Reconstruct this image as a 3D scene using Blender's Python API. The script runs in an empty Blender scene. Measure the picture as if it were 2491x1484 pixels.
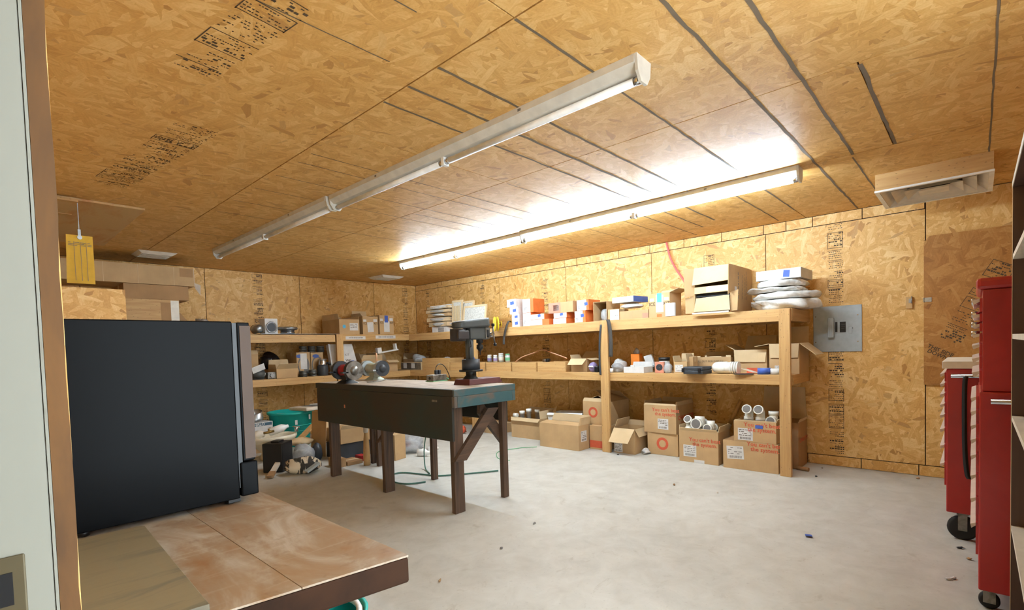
import bpy, math, random
from mathutils import Vector, Matrix, Euler
random.seed(11)
SC = bpy.context.scene
COL = SC.collection
PI = math.pi
IMG_W, IMG_H = 2491, 1484

# ------------------------------------------------------------------ camera
CAM = Vector((-5.37829, -7.22536, 1.17213))
YAW, PITCH, ROLL, FOC = 0.82665, -0.03687, -0.02996, 1224.92
PPX, PPY = IMG_W / 2 + 3.42, IMG_H / 2 + 150.38
H = 2.308
_f = Vector((math.sin(YAW) * math.cos(PITCH), math.cos(YAW) * math.cos(PITCH), math.sin(PITCH)))
_r = Vector((math.cos(YAW), -math.sin(YAW), 0.0))
_u = _r.cross(_f)
C_R = math.cos(ROLL) * _r + math.sin(ROLL) * _u
C_U = -math.sin(ROLL) * _r + math.cos(ROLL) * _u
C_F = _f
cd = bpy.data.cameras.new('camera')
cam = bpy.data.objects.new('camera', cd)
COL.objects.link(cam)
cam.matrix_world = Matrix(((C_R.x, C_U.x, -C_F.x, CAM.x), (C_R.y, C_U.y, -C_F.y, CAM.y), (C_R.z, C_U.z, -C_F.z, CAM.z), (0, 0, 0, 1)))
cd.sensor_fit = 'HORIZONTAL'
cd.sensor_width = 36
cd.lens = FOC / IMG_W * 36
cd.shift_x = -3.42 / IMG_W
cd.shift_y = 150.38 / IMG_W
cd.clip_start = 0.02
SC.camera = cam

# ------------------------------------------------------------------ light and exposure
SC.view_settings.view_transform = 'Standard'
SC.view_settings.look = 'None'
SC.view_settings.gamma = 1
SC.view_settings.use_curve_mapping = False
SC.view_settings.exposure = 1.0
TUBE_STRENGTH = 92.0
SC.cycles.use_denoising = True
SC.cycles.max_bounces = 6
SC.cycles.diffuse_bounces = 4
SC.cycles.transparent_max_bounces = 6
SC.cycles.adaptive_threshold = 0.1
SC.cycles.adaptive_min_samples = 16
SC.cycles.sample_clamp_indirect = 6
wd = bpy.data.worlds.new('daylight')
SC.world = wd
wd.use_nodes = True
wd.node_tree.nodes['Background'].inputs[0].default_value = (0.80, 0.92, 1.0, 1)
wd.node_tree.nodes['Background'].inputs[1].default_value = 5.6

# ------------------------------------------------------------------ pixel helpers (a pixel gives a direction, a surface the distance)
X_, Y_, Z_ = 0, 1, 2
def up(px, py, ax, v):
    d = C_R * ((px - PPX) / FOC) + C_U * (-(py - PPY) / FOC) + C_F
    return CAM + d * ((v - CAM[ax]) / d[ax])

# ------------------------------------------------------------------ materials
MATS = {}
def nmat(name):
    m = bpy.data.materials.new(name)
    m.use_nodes = True
    nt = m.node_tree
    b = nt.nodes['Principled BSDF']
    MATS[name] = m
    return m, nt, b
def N(nt, t, **kw):
    n = nt.nodes.new(t)
    for k, v in kw.items():
        setattr(n, k, v)
    return n
def mth(nt, op, a, b=None, c=None):
    n = N(nt, 'ShaderNodeMath', operation=op)
    for i, v in enumerate((a, b, c)):
        if v is None: continue
        if isinstance(v, (int, float)): n.inputs[i].default_value = v
        else: nt.links.new(v, n.inputs[i])
    return n.outputs[0]
def coords(nt, rnd=True):
    tc = N(nt, 'ShaderNodeTexCoord')
    if not rnd: return tc.outputs['Object']
    oi = N(nt, 'ShaderNodeObjectInfo')
    a = N(nt, 'ShaderNodeVectorMath', operation='MULTIPLY_ADD')
    nt.links.new(oi.outputs['Random'], a.inputs[0])
    a.inputs[1].default_value = (37.0, 23.0, 11.0)
    nt.links.new(tc.outputs['Object'], a.inputs[2])
    return a.outputs[0]
def mapn(nt, v, scale=(1, 1, 1), rot=(0, 0, 0), loc=(0, 0, 0)):
    m = N(nt, 'ShaderNodeMapping')
    m.inputs['Scale'].default_value = scale
    m.inputs['Rotation'].default_value = rot
    m.inputs['Location'].default_value = loc
    nt.links.new(v, m.inputs[0])
    return m.outputs[0]
def noise(nt, v, scale, detail=3, rough=.55, dist=0):
    n = N(nt, 'ShaderNodeTexNoise')
    n.inputs['Scale'].default_value = scale
    n.inputs['Detail'].default_value = detail
    n.inputs['Roughness'].default_value = rough
    n.inputs['Distortion'].default_value = dist
    nt.links.new(v, n.inputs['Vector'])
    return n.outputs[0]
def ramp(nt, fac, stops):
    r = N(nt, 'ShaderNodeValToRGB')
    e = r.color_ramp.elements
    while len(e) < len(stops): e.new(0.5)
    for k, (p, c) in enumerate(stops):
        e[k].position = p
        e[k].color = (c[0], c[1], c[2], 1)
    nt.links.new(fac, r.inputs[0])
    return r.outputs[0]
def mixc(nt, fac, a, b, bt='MIX'):
    n = N(nt, 'ShaderNodeMix', data_type='RGBA', blend_type=bt)
    for i, v in ((0, fac), (6, a), (7, b)):
        if isinstance(v, (int, float)): n.inputs[i].default_value = v
        elif isinstance(v, tuple): n.inputs[i].default_value = (v[0], v[1], v[2], 1)
        else: nt.links.new(v, n.inputs[i])
    return n.outputs[2]
def bump(nt, b, h, strength=.3, dist=.002):
    n = N(nt, 'ShaderNodeBump')
    n.inputs['Strength'].default_value = strength
    n.inputs['Distance'].default_value = dist
    nt.links.new(h, n.inputs['Height'])
    nt.links.new(n.outputs[0], b.inputs['Normal'])
def srgb(r, g, b):
    return tuple(((c / 255) / 12.92 if c / 255 <= .04045 else ((c / 255 + .055) / 1.055) ** 2.4) for c in (r, g, b))

def plain(name, col, rough=.5, metal=0.0, var=.12, scale=14, spec=.5, bmp=0.0):
    m, nt, b = nmat(name)
    v = coords(nt)
    n = noise(nt, v, scale, 4)
    c = ramp(nt, n, [(.25, tuple(x * (1 - var) for x in col)), (.75, tuple(min(1, x * (1 + var)) for x in col))])
    nt.links.new(c, b.inputs['Base Color'])
    b.inputs['Roughness'].default_value = rough
    b.inputs['Metallic'].default_value = metal
    b.inputs['Specular IOR Level'].default_value = spec
    if bmp: bump(nt, b, n, bmp, .003)
    return m

def osb(name, lo, mid, hi, dark=.5, sc=1.0):
    """strand board: layers of stretched cells in different directions, the top strand wins; grain runs along each strand"""
    m, nt, b = nmat(name)
    v0 = coords(nt)
    wob = N(nt, 'ShaderNodeTexNoise')
    wob.inputs['Scale'].default_value = 14 * sc
    wob.inputs['Detail'].default_value = 1
    nt.links.new(v0, wob.inputs['Vector'])
    wv = N(nt, 'ShaderNodeVectorMath', operation='MULTIPLY_ADD')
    nt.links.new(wob.outputs['Color'], wv.inputs[0])
    wv.inputs[1].default_value = (.022, .022, 0)
    nt.links.new(v0, wv.inputs[2])
    tone = pri = rare = None
    for k, (ang, sx, sy) in enumerate(((0.3, 8.0, 34), (1.25, 9, 30), (1.9, 7, 38), (2.8, 11, 44))):
        mm = mapn(nt, wv.outputs[0], rot=(0, 0, ang), loc=(k * 7.3, k * 3.1, 0))
        vo = N(nt, 'ShaderNodeTexVoronoi', voronoi_dimensions='2D')
        vo.inputs['Scale'].default_value = 1
        nt.links.new(mapn(nt, mm, scale=(sx * sc, sy * sc, 1)), vo.inputs['Vector'])
        gr = noise(nt, mapn(nt, mm, scale=(12 * sc, 150 * sc, 1)), 1, 1, .5, .3)
        sp = N(nt, 'ShaderNodeSeparateColor')
        nt.links.new(vo.outputs['Color'], sp.inputs[0])
        val = mth(nt, 'MULTIPLY_ADD', sp.outputs[1], .5, mth(nt, 'MULTIPLY', gr, .5))
        if tone is None:
            tone, pri, rare = val, sp.outputs[0], sp.outputs[2]
        else:
            g = mth(nt, 'GREATER_THAN', sp.outputs[0], pri)
            out = []
            for old, new in ((tone, val), (rare, sp.outputs[2])):
                mx = N(nt, 'ShaderNodeMix', data_type='FLOAT')
                nt.links.new(g, mx.inputs[0]); nt.links.new(old, mx.inputs[2]); nt.links.new(new, mx.inputs[3])
                out.append(mx.outputs[0])
            tone, rare = out
            pri = mth(nt, 'MAXIMUM', sp.outputs[0], pri)
    fine = noise(nt, v0, 95 * sc, 2, .6)
    big = noise(nt, v0, 3.0, 2)
    t3 = mth(nt, 'ADD', mth(nt, 'MULTIPLY_ADD', tone, .7, mth(nt, 'MULTIPLY', fine, .3)), mth(nt, 'MULTIPLY', mth(nt, 'SUBTRACT', big, .5), .35))
    c = ramp(nt, t3, [(.24, lo), (.5, mid), (.78, hi)])
    dk = mth(nt, 'MULTIPLY', ramp(nt, rare, [(.955, (0, 0, 0)), (.97, (1, 1, 1))]), dark)
    c2 = mixc(nt, dk, c, (lo[0] * .55, lo[1] * .42, lo[2] * .35))
    nt.links.new(c2, b.inputs['Base Color'])
    b.inputs['Roughness'].default_value = .5
    b.inputs['Specular IOR Level'].default_value = .35
    bump(nt, b, fine, .3, .0015)
    return m
osb('osb_wall', srgb(204, 153, 82), srgb(222, 175, 104), srgb(240, 206, 144))
osb('osb_ceiling', srgb(196, 146, 78), srgb(214, 166, 96), srgb(230, 190, 126), .4)
osb('osb_cover', srgb(158, 106, 52), srgb(176, 124, 64), srgb(194, 146, 84), .4, .85)

def lumber(name, base, dark, knot=.8, along='X', rough=.55, sc=1.0):
    m, nt, b = nmat(name)
    v = coords(nt)
    s = {'X': (1.2, 22, 22), 'Y': (22, 1.2, 22), 'Z': (22, 22, 1.2)}[along]
    s = tuple(x * sc for x in s)
    n = noise(nt, mapn(nt, v, scale=s), 1.6, 4, .6, .7)
    c = ramp(nt, n, [(.3, dark), (.62, base)])
    ks = {'X': (4.5, 9, 9), 'Y': (9, 4.5, 9), 'Z': (9, 9, 4.5)}[along]
    vo = N(nt, 'ShaderNodeTexVoronoi')
    nt.links.new(mapn(nt, v, scale=ks), vo.inputs['Vector'])
    k = ramp(nt, vo.outputs['Distance'], [(.07, (1, 1, 1)), (.16, (0, 0, 0))])
    c2 = mixc(nt, mth(nt, 'MULTIPLY', k, knot), c, tuple(x * .35 for x in dark))
    nt.links.new(c2, b.inputs['Base Color'])
    b.inputs['Roughness'].default_value = rough
    bump(nt, b, n, .12, .001)
    return m
for _a in 'XYZ':
    lumber('pine_' + _a, srgb(204, 164, 108), srgb(184, 140, 86), .6, _a)
    lumber('bench_wood_' + _a, srgb(92, 68, 50), srgb(54, 40, 31), .3, _a, .65)

def cardboard(name, base, along=0):
    m, nt, b = nmat(name)
    v = coords(nt)
    n = noise(nt, v, 5, 4)
    f = noise(nt, mapn(nt, v, scale=(240, 240, 6)), 1, 1)
    c = ramp(nt, n, [(.25, tuple(x * .82 for x in base)), (.8, tuple(min(1, x * 1.1) for x in base))])
    c2 = mixc(nt, mth(nt, 'MULTIPLY', f, .14), c, (base[0] * .5, base[1] * .45, base[2] * .4))
    nt.links.new(c2, b.inputs['Base Color'])
    b.inputs['Roughness'].default_value = .75
    b.inputs['Specular IOR Level'].default_value = .2
    bump(nt, b, f, .08, .0008)
    return m
cardboard('card', srgb(200, 166, 122))
cardboard('card_light', srgb(216, 190, 150))
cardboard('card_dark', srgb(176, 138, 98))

def concrete():
    m, nt, b = nmat('concrete')
    v = coords(nt, False)
    a = noise(nt, v, 1.1, 5, .6)
    d = noise(nt, v, 7, 6, .65, .5)
    s = noise(nt, v, 55, 3, .6)
    c = ramp(nt, mth(nt, 'ADD', mth(nt, 'MULTIPLY', a, .5), mth(nt, 'MULTIPLY', d, .5)), [(.32, srgb(176, 173, 164)), (.52, srgb(194, 192, 184)), (.72, srgb(208, 207, 200))])
    c2 = mixc(nt, mth(nt, 'MULTIPLY', ramp(nt, s, [(.62, (0, 0, 0)), (.78, (1, 1, 1))]), .35), c, srgb(120, 112, 98))
    st = noise(nt, mapn(nt, v, scale=(2.2, 3.1, 1), rot=(0, 0, .6)), 2.1, 5, .7, 1.1)
    c3 = mixc(nt, mth(nt, 'MULTIPLY', ramp(nt, st, [(.6, (0, 0, 0)), (.72, (1, 1, 1))]), .4), c2, srgb(150, 140, 122))
    nt.links.new(c3, b.inputs['Base Color'])
    b.inputs['Roughness'].default_value = .62
    bump(nt, b, d, .1, .002)
concrete()

def layered(name, base, alt, sc, lo=.5, hi=.65, rough=.5, metal=0, stretch=(1, 1, 1), fine=.2):
    m, nt, b = nmat(name)
    v = coords(nt)
    n = noise(nt, mapn(nt, v, scale=stretch), sc, 5, .6, .5)
    f = noise(nt, mapn(nt, v, scale=tuple(x * 6 for x in stretch)), sc, 3)
    c = mixc(nt, ramp(nt, n, [(lo, (0, 0, 0)), (hi, (1, 1, 1))]), base, alt)
    c2 = mixc(nt, mth(nt, 'MULTIPLY', f, fine), c, tuple(x * .45 for x in base))
    nt.links.new(c2, b.inputs['Base Color'])
    b.inputs['Roughness'].default_value = rough
    b.inputs['Metallic'].default_value = metal
    return m
layered('bench_side', srgb(48, 41, 33), srgb(34, 50, 47), 2.2, .45, .7, .55)
layered('bench_green', srgb(58, 92, 96), srgb(104, 92, 80), 3.0, .52, .62, .55)
layered('bench_top', srgb(178, 160, 140), srgb(136, 116, 98), 4, .45, .65, .6, 0, (1, 4, 1))
def table_mat():
    m, nt, b = nmat('table_top')
    v = coords(nt)
    n = noise(nt, mapn(nt, v, scale=(2.2, 1, 1)), 3.2, 5, .65, 1.0)
    st = noise(nt, mapn(nt, v, scale=(4, 46, 1), rot=(0, 0, .5)), 1, 3, .6, .4)
    sp = noise(nt, v, 30, 3, .6)
    c = ramp(nt, n, [(.34, srgb(144, 108, 74)), (.5, srgb(152, 130, 106)), (.68, srgb(178, 170, 158))])
    c2 = mixc(nt, mth(nt, 'MULTIPLY', ramp(nt, st, [(.55, (0, 0, 0)), (.75, (1, 1, 1))]), .5), c, srgb(188, 178, 164))
    c3 = mixc(nt, mth(nt, 'MULTIPLY', ramp(nt, sp, [(.62, (0, 0, 0)), (.72, (1, 1, 1))]), .35), c2, srgb(116, 84, 58))
    nt.links.new(c3, b.inputs['Base Color'])
    b.inputs['Roughness'].default_value = .42
table_mat()
layered('table_edge', srgb(58, 36, 22), srgb(42, 27, 18), 5, .4, .6, .75)
MATS['table_edge'].node_tree.nodes['Principled BSDF'].inputs['Specular IOR Level'].default_value = .15
layered('ply_board', srgb(134, 124, 100), srgb(108, 104, 90), 3.5, .52, .66, .55, 0, (1, 5, 1), .25)
layered('hatch_ply', srgb(206, 170, 118), srgb(196, 138, 82), 2.4, .5, .7, .5, 0, (4, 1, 1))
layered('jamb_white', srgb(150, 147, 134), srgb(120, 104, 80), 8, .63, .72, .5, 0, (1, 1, .5), .12)
layered('jamb_wood', srgb(122, 80, 32), srgb(90, 58, 24), 14, .45, .65, .7, 0, (1, 1, .25), .4)
layered('red_paint', srgb(184, 44, 42), srgb(160, 34, 32), 1.5, .45, .65, .35, 0, (1, 1, 1), .12)
layered('galvanised', srgb(186, 190, 192), srgb(150, 154, 158), 9, .4, .6, .35, .9)
layered('old_tub', srgb(30, 190, 180), srgb(22, 168, 158), 3, .4, .6, .45)
layered('brown_laminate', srgb(92, 66, 54), srgb(80, 56, 46), 6, .4, .6, .5, 0, (1, 1, .15))
layered('zebra', srgb(222, 208, 182), srgb(28, 24, 20), 3.2, .49, .51, .7, 0, (6, 1.2, 2.4), .1)
layered('filter_media', srgb(206, 204, 196), srgb(176, 174, 166), 60, .45, .6, .8)
layered('steel_dirty', srgb(150, 148, 142), srgb(92, 88, 82), 12, .45, .65, .4, .8)

for _n, _c, _r, _m in (
    ('white_paint', srgb(206, 201, 190), .45, 0), ('white_paper', srgb(212, 210, 207), .6, 0), ('white_plastic', srgb(236, 235, 232), .35, 0),
    ('pvc', srgb(240, 238, 228), .3, 0), ('ivory', srgb(232, 222, 198), .3, 0), ('off_white', srgb(222, 212, 196), .5, 0),
    ('black_plastic', srgb(22, 22, 24), .4, 0), ('black_paint', srgb(14, 15, 17), .3, 0), ('charcoal', srgb(52, 56, 62), .5, 0),
    ('grey_cast', srgb(74, 76, 74), .5, .1), ('dark_iron', srgb(46, 44, 42), .5, .5), ('grey_green', srgb(176, 184, 168), .5, 0),
    ('panel_grey', srgb(172, 182, 186), .45, 0), ('blue_tape', srgb(66, 96, 182), .6, 0), ('tape_cyan', srgb(86, 172, 214), .6, 0),
    ('orange_card', srgb(214, 116, 56), .6, 0), ('red_brown_card', srgb(186, 92, 60), .65, 0), ('pink_card', srgb(204, 136, 112), .7, 0), ('orange_bright', srgb(236, 132, 44), .55, 0),
    ('yellow', srgb(240, 212, 40), .4, 0), ('yellow_paper', srgb(222, 176, 52), .65, 0), ('red_plastic', srgb(168, 28, 34), .4, 0),
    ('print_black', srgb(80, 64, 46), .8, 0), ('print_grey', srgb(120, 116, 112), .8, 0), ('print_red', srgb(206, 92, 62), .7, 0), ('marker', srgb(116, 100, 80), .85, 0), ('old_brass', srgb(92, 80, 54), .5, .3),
    ('blue_print', srgb(70, 98, 166), .6, 0), ('teal_print', srgb(62, 92, 110), .6, 0), ('purple', srgb(138, 124, 168), .5, 0),
    ('copper', srgb(208, 156, 120), .4, .25), ('chrome', srgb(200, 200, 204), .2, 1), ('brass', srgb(150, 124, 72), .4, .8),
    ('rubber', srgb(30, 29, 28), .75, 0), ('green_hose', srgb(58, 104, 88), .5, 0), ('green_cord', srgb(110, 176, 130), .5, 0), ('pink_hose', srgb(226, 110, 104), .5, 0),
    ('slate_strap', srgb(66, 62, 58), .8, 0), ('gap_dark', srgb(44, 32, 22), .9, 0), ('drawer_edge', srgb(214, 196, 182), .4, 0),
    ('motor_brown', srgb(56, 50, 48), .5, .2), ('maroon', srgb(86, 40, 40), .45, .1), ('wood_white', srgb(232, 226, 212), .6, 0), ('green_bag', srgb(70, 130, 84), .5, 0)):
    plain(_n, _c, _r, _m)
plain('fridge_black', srgb(12, 13, 15), .34, 0, .05, 14, .06)
plain('fridge_trim', srgb(96, 84, 78), .55, 0, .05, 14, .1)

def film(name, col, alpha):
    m, nt, b = nmat(name)
    v = coords(nt)
    n = noise(nt, v, 16, 4, .6, 1.2)
    nt.links.new(ramp(nt, n, [(.3, tuple(x * .75 for x in col)), (.7, col)]), b.inputs['Base Color'])
    b.inputs['Roughness'].default_value = .18
    b.inputs['Alpha'].default_value = alpha
    bump(nt, b, n, .6, .008)
film('clear_bag', srgb(214, 216, 218), .62)
film('grey_bag', srgb(236, 234, 228), 1.0)
film('dark_bag', srgb(26, 26, 30), .97)
film('jar_plastic', srgb(224, 224, 216), .85)

def emit(name, col, s):
    m, nt, b = nmat(name)
    b.inputs['Base Color'].default_value = (1, 1, 1, 1)
    b.inputs['Emission Color'].default_value = (*col, 1)
    b.inputs['Emission Strength'].default_value = s
emit('tube_lit', (.78, .96, 1.12), TUBE_STRENGTH)

# ------------------------------------------------------------------ mesh builder
class MB:
    def __init__(s):
        s.v, s.f, s.s = [], [], []
    def add(s, vs, fs, sm=False, M=None):
        o = len(s.v)
        for p in vs:
            p = Vector(p)
            if M is not None: p = M @ p
            s.v.append(p)
        for f in fs:
            s.f.append([i + o for i in f]); s.s.append(sm)
        return s
    def box(s, x0, x1, y0, y1, z0, z1, M=None):
        return s.add([(x0, y0, z0), (x1, y0, z0), (x1, y1, z0), (x0, y1, z0), (x0, y0, z1), (x1, y0, z1), (x1, y1, z1), (x0, y1, z1)],
                     [(3, 2, 1, 0), (4, 5, 6, 7), (0, 1, 5, 4), (1, 2, 6, 5), (2, 3, 7, 6), (3, 0, 4, 7)], False, M)
    def cb(s, c, sz, rot=None):
        M = Matrix.Translation(c)
        if rot: M = M @ Euler(rot).to_matrix().to_4x4()
        a, b, d = (q / 2 for q in sz)
        return s.box(-a, a, -b, b, -d, d, M)
    def cyl(s, p0, p1, r0, r1=None, n=16, caps=True, sm=True):
        return s.tube([p0, p1], [r0, r0 if r1 is None else r1], n, caps, sm)
    def tube(s, pts, r, n=8, caps=True, sm=True):
        pts = [Vector(p) for p in pts]
        rs = r if isinstance(r, (list, tuple)) else [r] * len(pts)
        vs, fs = [], []
        t = (pts[1] - pts[0]).normalized()
        a = t.orthogonal().normalized()
        for i, p in enumerate(pts):
            if i == 0: tt = pts[1] - pts[0]
            elif i == len(pts) - 1: tt = pts[i] - pts[i - 1]
            else: tt = (pts[i + 1] - pts[i]).normalized() + (pts[i] - pts[i - 1]).normalized()
            if tt.length < 1e-9: tt = t
            tt = tt.normalized()
            a = (a - tt * a.dot(tt))
            a = a.normalized() if a.length > 1e-6 else tt.orthogonal().normalized()
            b = tt.cross(a)
            for k in range(n):
                q = 2 * PI * k / n
                vs.append(p + (a * math.cos(q) + b * math.sin(q)) * rs[i])
        for i in range(len(pts) - 1):
            for k in range(n):
                k2 = (k + 1) % n
                fs.append((i * n + k, i * n + k2, (i + 1) * n + k2, (i + 1) * n + k))
        s.add(vs, fs, sm)
        if caps:
            o = len(s.v) - len(vs)
            s.f.append([o + k for k in range(n)][::-1]); s.s.append(False)
            s.f.append([o + (len(pts) - 1) * n + k for k in range(n)]); s.s.append(False)
        return s
    def lathe(s, prof, n=24, M=None, sm=True, sx=1, sy=1):
        vs, fs = [], []
        for r, z in prof:
            for k in range(n):
                q = 2 * PI * k / n
                vs.append((r * math.cos(q) * sx, r * math.sin(q) * sy, z))
        for i in range(len(prof) - 1):
            for k in range(n):
                k2 = (k + 1) % n
                fs.append((i * n + k, i * n + k2, (i + 1) * n + k2, (i + 1) * n + k))
        return s.add(vs, fs, sm, M)
    def prism(s, poly, z0, z1, M=None):
        n = len(poly)
        vs = [(x, y, z0) for x, y in poly] + [(x, y, z1) for x, y in poly]
        fs = [tuple(range(n))[::-1], tuple(range(n, 2 * n))] + [(k, (k + 1) % n, (k + 1) % n + n, k + n) for k in range(n)]
        return s.add(vs, fs, False, M)
    def blob(s, c, r, nu=16, nv=10, amp=.15, seed=0, flat=None):
        rr = random.Random(seed)
        ph = [(rr.uniform(1, 4), rr.uniform(1, 4), rr.uniform(1, 4), rr.uniform(0, 6)) for _ in range(5)]
        vs, fs = [], []
        for j in range(nv + 1):
            th = PI * j / nv
            for k in range(nu):
                q = 2 * PI * k / nu
                d = Vector((math.sin(th) * math.cos(q), math.sin(th) * math.sin(q), math.cos(th)))
                w = 1 + amp * sum(math.sin(a * d.x * 2 + b * d.y * 2 + e * d.z * 2 + f) for a, b, e, f in ph) / 2.2
                p = Vector((d.x * r[0] * w, d.y * r[1] * w, d.z * r[2] * w))
                if flat is not None and p.z < flat: p.z = flat
                vs.append(Vector(c) + p)
        for j in range(nv):
            for k in range(nu):
                k2 = (k + 1) % nu
                fs.append((j * nu + k, (j + 1) * nu + k, (j + 1) * nu + k2, j * nu + k2))
        return s.add(vs, fs, True)
    def mesh(s, name):
        me = bpy.data.meshes.new(name)
        me.from_pydata([tuple(p) for p in s.v], [], s.f)
        me.polygons.foreach_set('use_smooth', s.s)
        me.update()
        return me
    def build(s, name, mat, parent=None, loc=None, rot=None, bev=0):
        o = bpy.data.objects.new(name, s.mesh(name))
        o.data.materials.append(MATS[mat])
        COL.objects.link(o)
        if parent is not None: o.parent = parent
        if loc is not None: o.location = loc
        if rot is not None: o.rotation_euler = rot
        if bev:
            md = o.modifiers.new('bevel', 'BEVEL')
            md.width = bev; md.segments = 2; md.limit_method = 'ANGLE'
        return o

LABELS = {}
def tag(o, label, cat, group=None):
    o['label'] = label
    o['category'] = cat
    if group: o['group'] = group
    return o
def thing(name, label, cat, loc=(0, 0, 0), rz=0.0, group=None, rot=None):
    o = bpy.data.objects.new(name, None)
    o.empty_display_size = .05
    COL.objects.link(o)
    o.location = loc
    o.rotation_euler = rot if rot else (0, 0, rz)
    return tag(o, label, cat, group)
def solid(name, mb, mat, label, cat, group=None, loc=None, rot=None, bev=0):
    return tag(mb.build(name, mat, None, loc, rot, bev), label, cat, group)
def structure(o):
    o['kind'] = 'structure'
    return o
def text(s, size, mat, parent, loc, rot, name='lettering', align='CENTER', width=1.0, bold=0.0):
    cu = bpy.data.curves.new(name, 'FONT')
    cu.body = s; cu.size = size
    cu.align_x = align; cu.align_y = 'CENTER'
    cu.space_line = .85
    cu.offset = bold
    cu.resolution_u = 2
    cu.materials.append(MATS[mat])
    o = bpy.data.objects.new(name, cu)
    COL.objects.link(o)
    o.parent = parent; o.location = loc; o.rotation_euler = rot
    o.scale = (width, 1, 1)
    return o
def arc(c, r, a0, a1, n, ax='XZ'):
    out = []
    for k in range(n + 1):
        a = a0 + (a1 - a0) * k / n
        ca, sa = math.cos(a) * r, math.sin(a) * r
        out.append({'XZ': (c[0] + ca, c[1], c[2] + sa), 'XY': (c[0] + ca, c[1] + sa, c[2]), 'YZ': (c[0], c[1] + ca, c[2] + sa)}[ax])
    return out
def smooth_path(pts, n=6):
    pts = [Vector(p) for p in pts]
    P = [pts[0]] + pts + [pts[-1]]
    out = []
    for i in range(1, len(P) - 2):
        for k in range(n):
            t = k / n
            a, b, c, d = P[i - 1], P[i], P[i + 1], P[i + 2]
            out.append(.5 * ((2 * b) + (c - a) * t + (2 * a - 5 * b + 4 * c - d) * t * t + (3 * b - a - 3 * c + d) * t ** 3))
    out.append(pts[-1])
    return out
# ================================================================== the room
def fr(kind, loc):
    A = {'R': ((0, -1, 0), (0, 0, 1), (-1, 0, 0)), 'B': ((1, 0, 0), (0, 0, 1), (0, -1, 0)),
         'C': ((1, 0, 0), (0, -1, 0), (0, 0, -1)), 'L': ((0, 1, 0), (0, 0, 1), (1, 0, 0)), 'F': ((-1, 0, 0), (0, 0, 1), (0, 1, 0))}[kind]
    M = Matrix.Identity(4)
    for c in range(3):
        for r in range(3): M[r][c] = A[c][r]
    M.translation = loc
    return M
T = .011
def panel(parent, kind, loc, w, h, mat, name='panel', t=T, gap=.0035):
    """a sheet whose face lies in local XY, its room side at local z = 0"""
    mb = MB().box(gap, w - gap, gap, h - gap, -t, 0)
    o = mb.build(name, mat, parent)
    o.matrix_local = fr(kind, loc)
    return o
def quads(lst, name, mat, parent, z=.0006, M=None):
    mb = MB()
    for x0, x1, y0, y1 in lst: mb.add([(x0, y0, z), (x1, y0, z), (x1, y1, z), (x0, y1, z)], [(0, 1, 2, 3)], False, M)
    return mb.build(name, mat, parent)
def stamp(parent, x, y0, y1, w, seed, rot=0, cx=0, cy=0, dens=.8):
    """mill stamp: frames, rules and rows of broken print too small to read"""
    rr = random.Random(seed)
    q = []
    y = y1
    while y > y0 + .03:
        h = min(rr.uniform(.05, .15), y - y0)
        k = rr.random()
        def rule(yy, a=0, b=1, t=.004): q.append((x + w * a, x + w * b, yy, yy + t))
        if k < .35:
            rule(y); rule(y - h + .004)
            q.append((x, x + .004, y - h, y))
            if rr.random() < .6: q.append((x + w - .004, x + w, y - h, y))
        elif k < .55:
            rule(y, 0, .9)
        rows = max(1, int(h / .018))
        for r in range(rows):
            yy = y - .014 - r * .018
            xx = x + .008 + (0 if rr.random() < .6 else w * .35)
            big = rr.random() < .3
            while xx < x + w - .008:
                l = rr.uniform(.004, .013) * (1.6 if big else 1)
                if rr.random() < dens * .8: q.append((xx, min(xx + l, x + w), yy, yy + (.012 if big else .006)))
                xx += l + rr.uniform(.003, .006)
        y -= h + rr.uniform(.005, .035)
    M = None
    if rot: M = Matrix.Translation((cx, cy, 0)) @ Matrix.Rotation(rot, 4, 'Z') @ Matrix.Translation((-cx, -cy, 0))
    return quads(q, 'mill_stamp', 'print_black', parent, .0006, M)

# floor
floor = structure(MB().box(-7.2, .2, -9.0, .2, -.1, 0).build('floor', 'concrete'))

# ceiling: backing, sheets, carpenter's marks
ceiling = structure(MB().box(-5.6, .15, -7.95, .15, H + T, H + T + .08).build('ceiling', 'gap_dark'))
CX = [(-5.33, -4.045, (-6.05, -3.61, -1.17)), (-4.045, -2.83, (-7.28, -4.84, -2.40)), (-2.83, -1.61, (-6.86, -6.05, -3.61, -1.17)), (-1.61, -.39, (-7.28, -4.84, -2.40)), (-.39, 0, (-6.05, -3.61, -1.17))]
cpan = []
for x0, x1, ys in CX:
    yy = [-7.75] + sorted(ys) + [0]
    for a, b in zip(yy[:-1], yy[1:]):
        cpan.append(panel(ceiling, 'C', (x0, b, H), x1 - x0, b - a, 'osb_ceiling'))
def mark(y, xa, xb, w):
    mb = MB(); n = max(4, int((xb - xa) / .08)); rr = random.Random(int(-y * 1000))
    top, bot = [], []
    for k in range(n + 1):
        x = xa + (xb - xa) * k / n
        j = rr.uniform(-.2, .2) * w; ww = w * rr.uniform(.38, .55)
        top.append((x, y + j + ww, H - .0012)); bot.append((x, y + j - ww, H - .0012))
    mb.add(top + bot, [(k + n + 1, k + n + 2, k + 1, k)[::-1] for k in range(n)])
    mb.build('marker_line', 'marker', ceiling)
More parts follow.
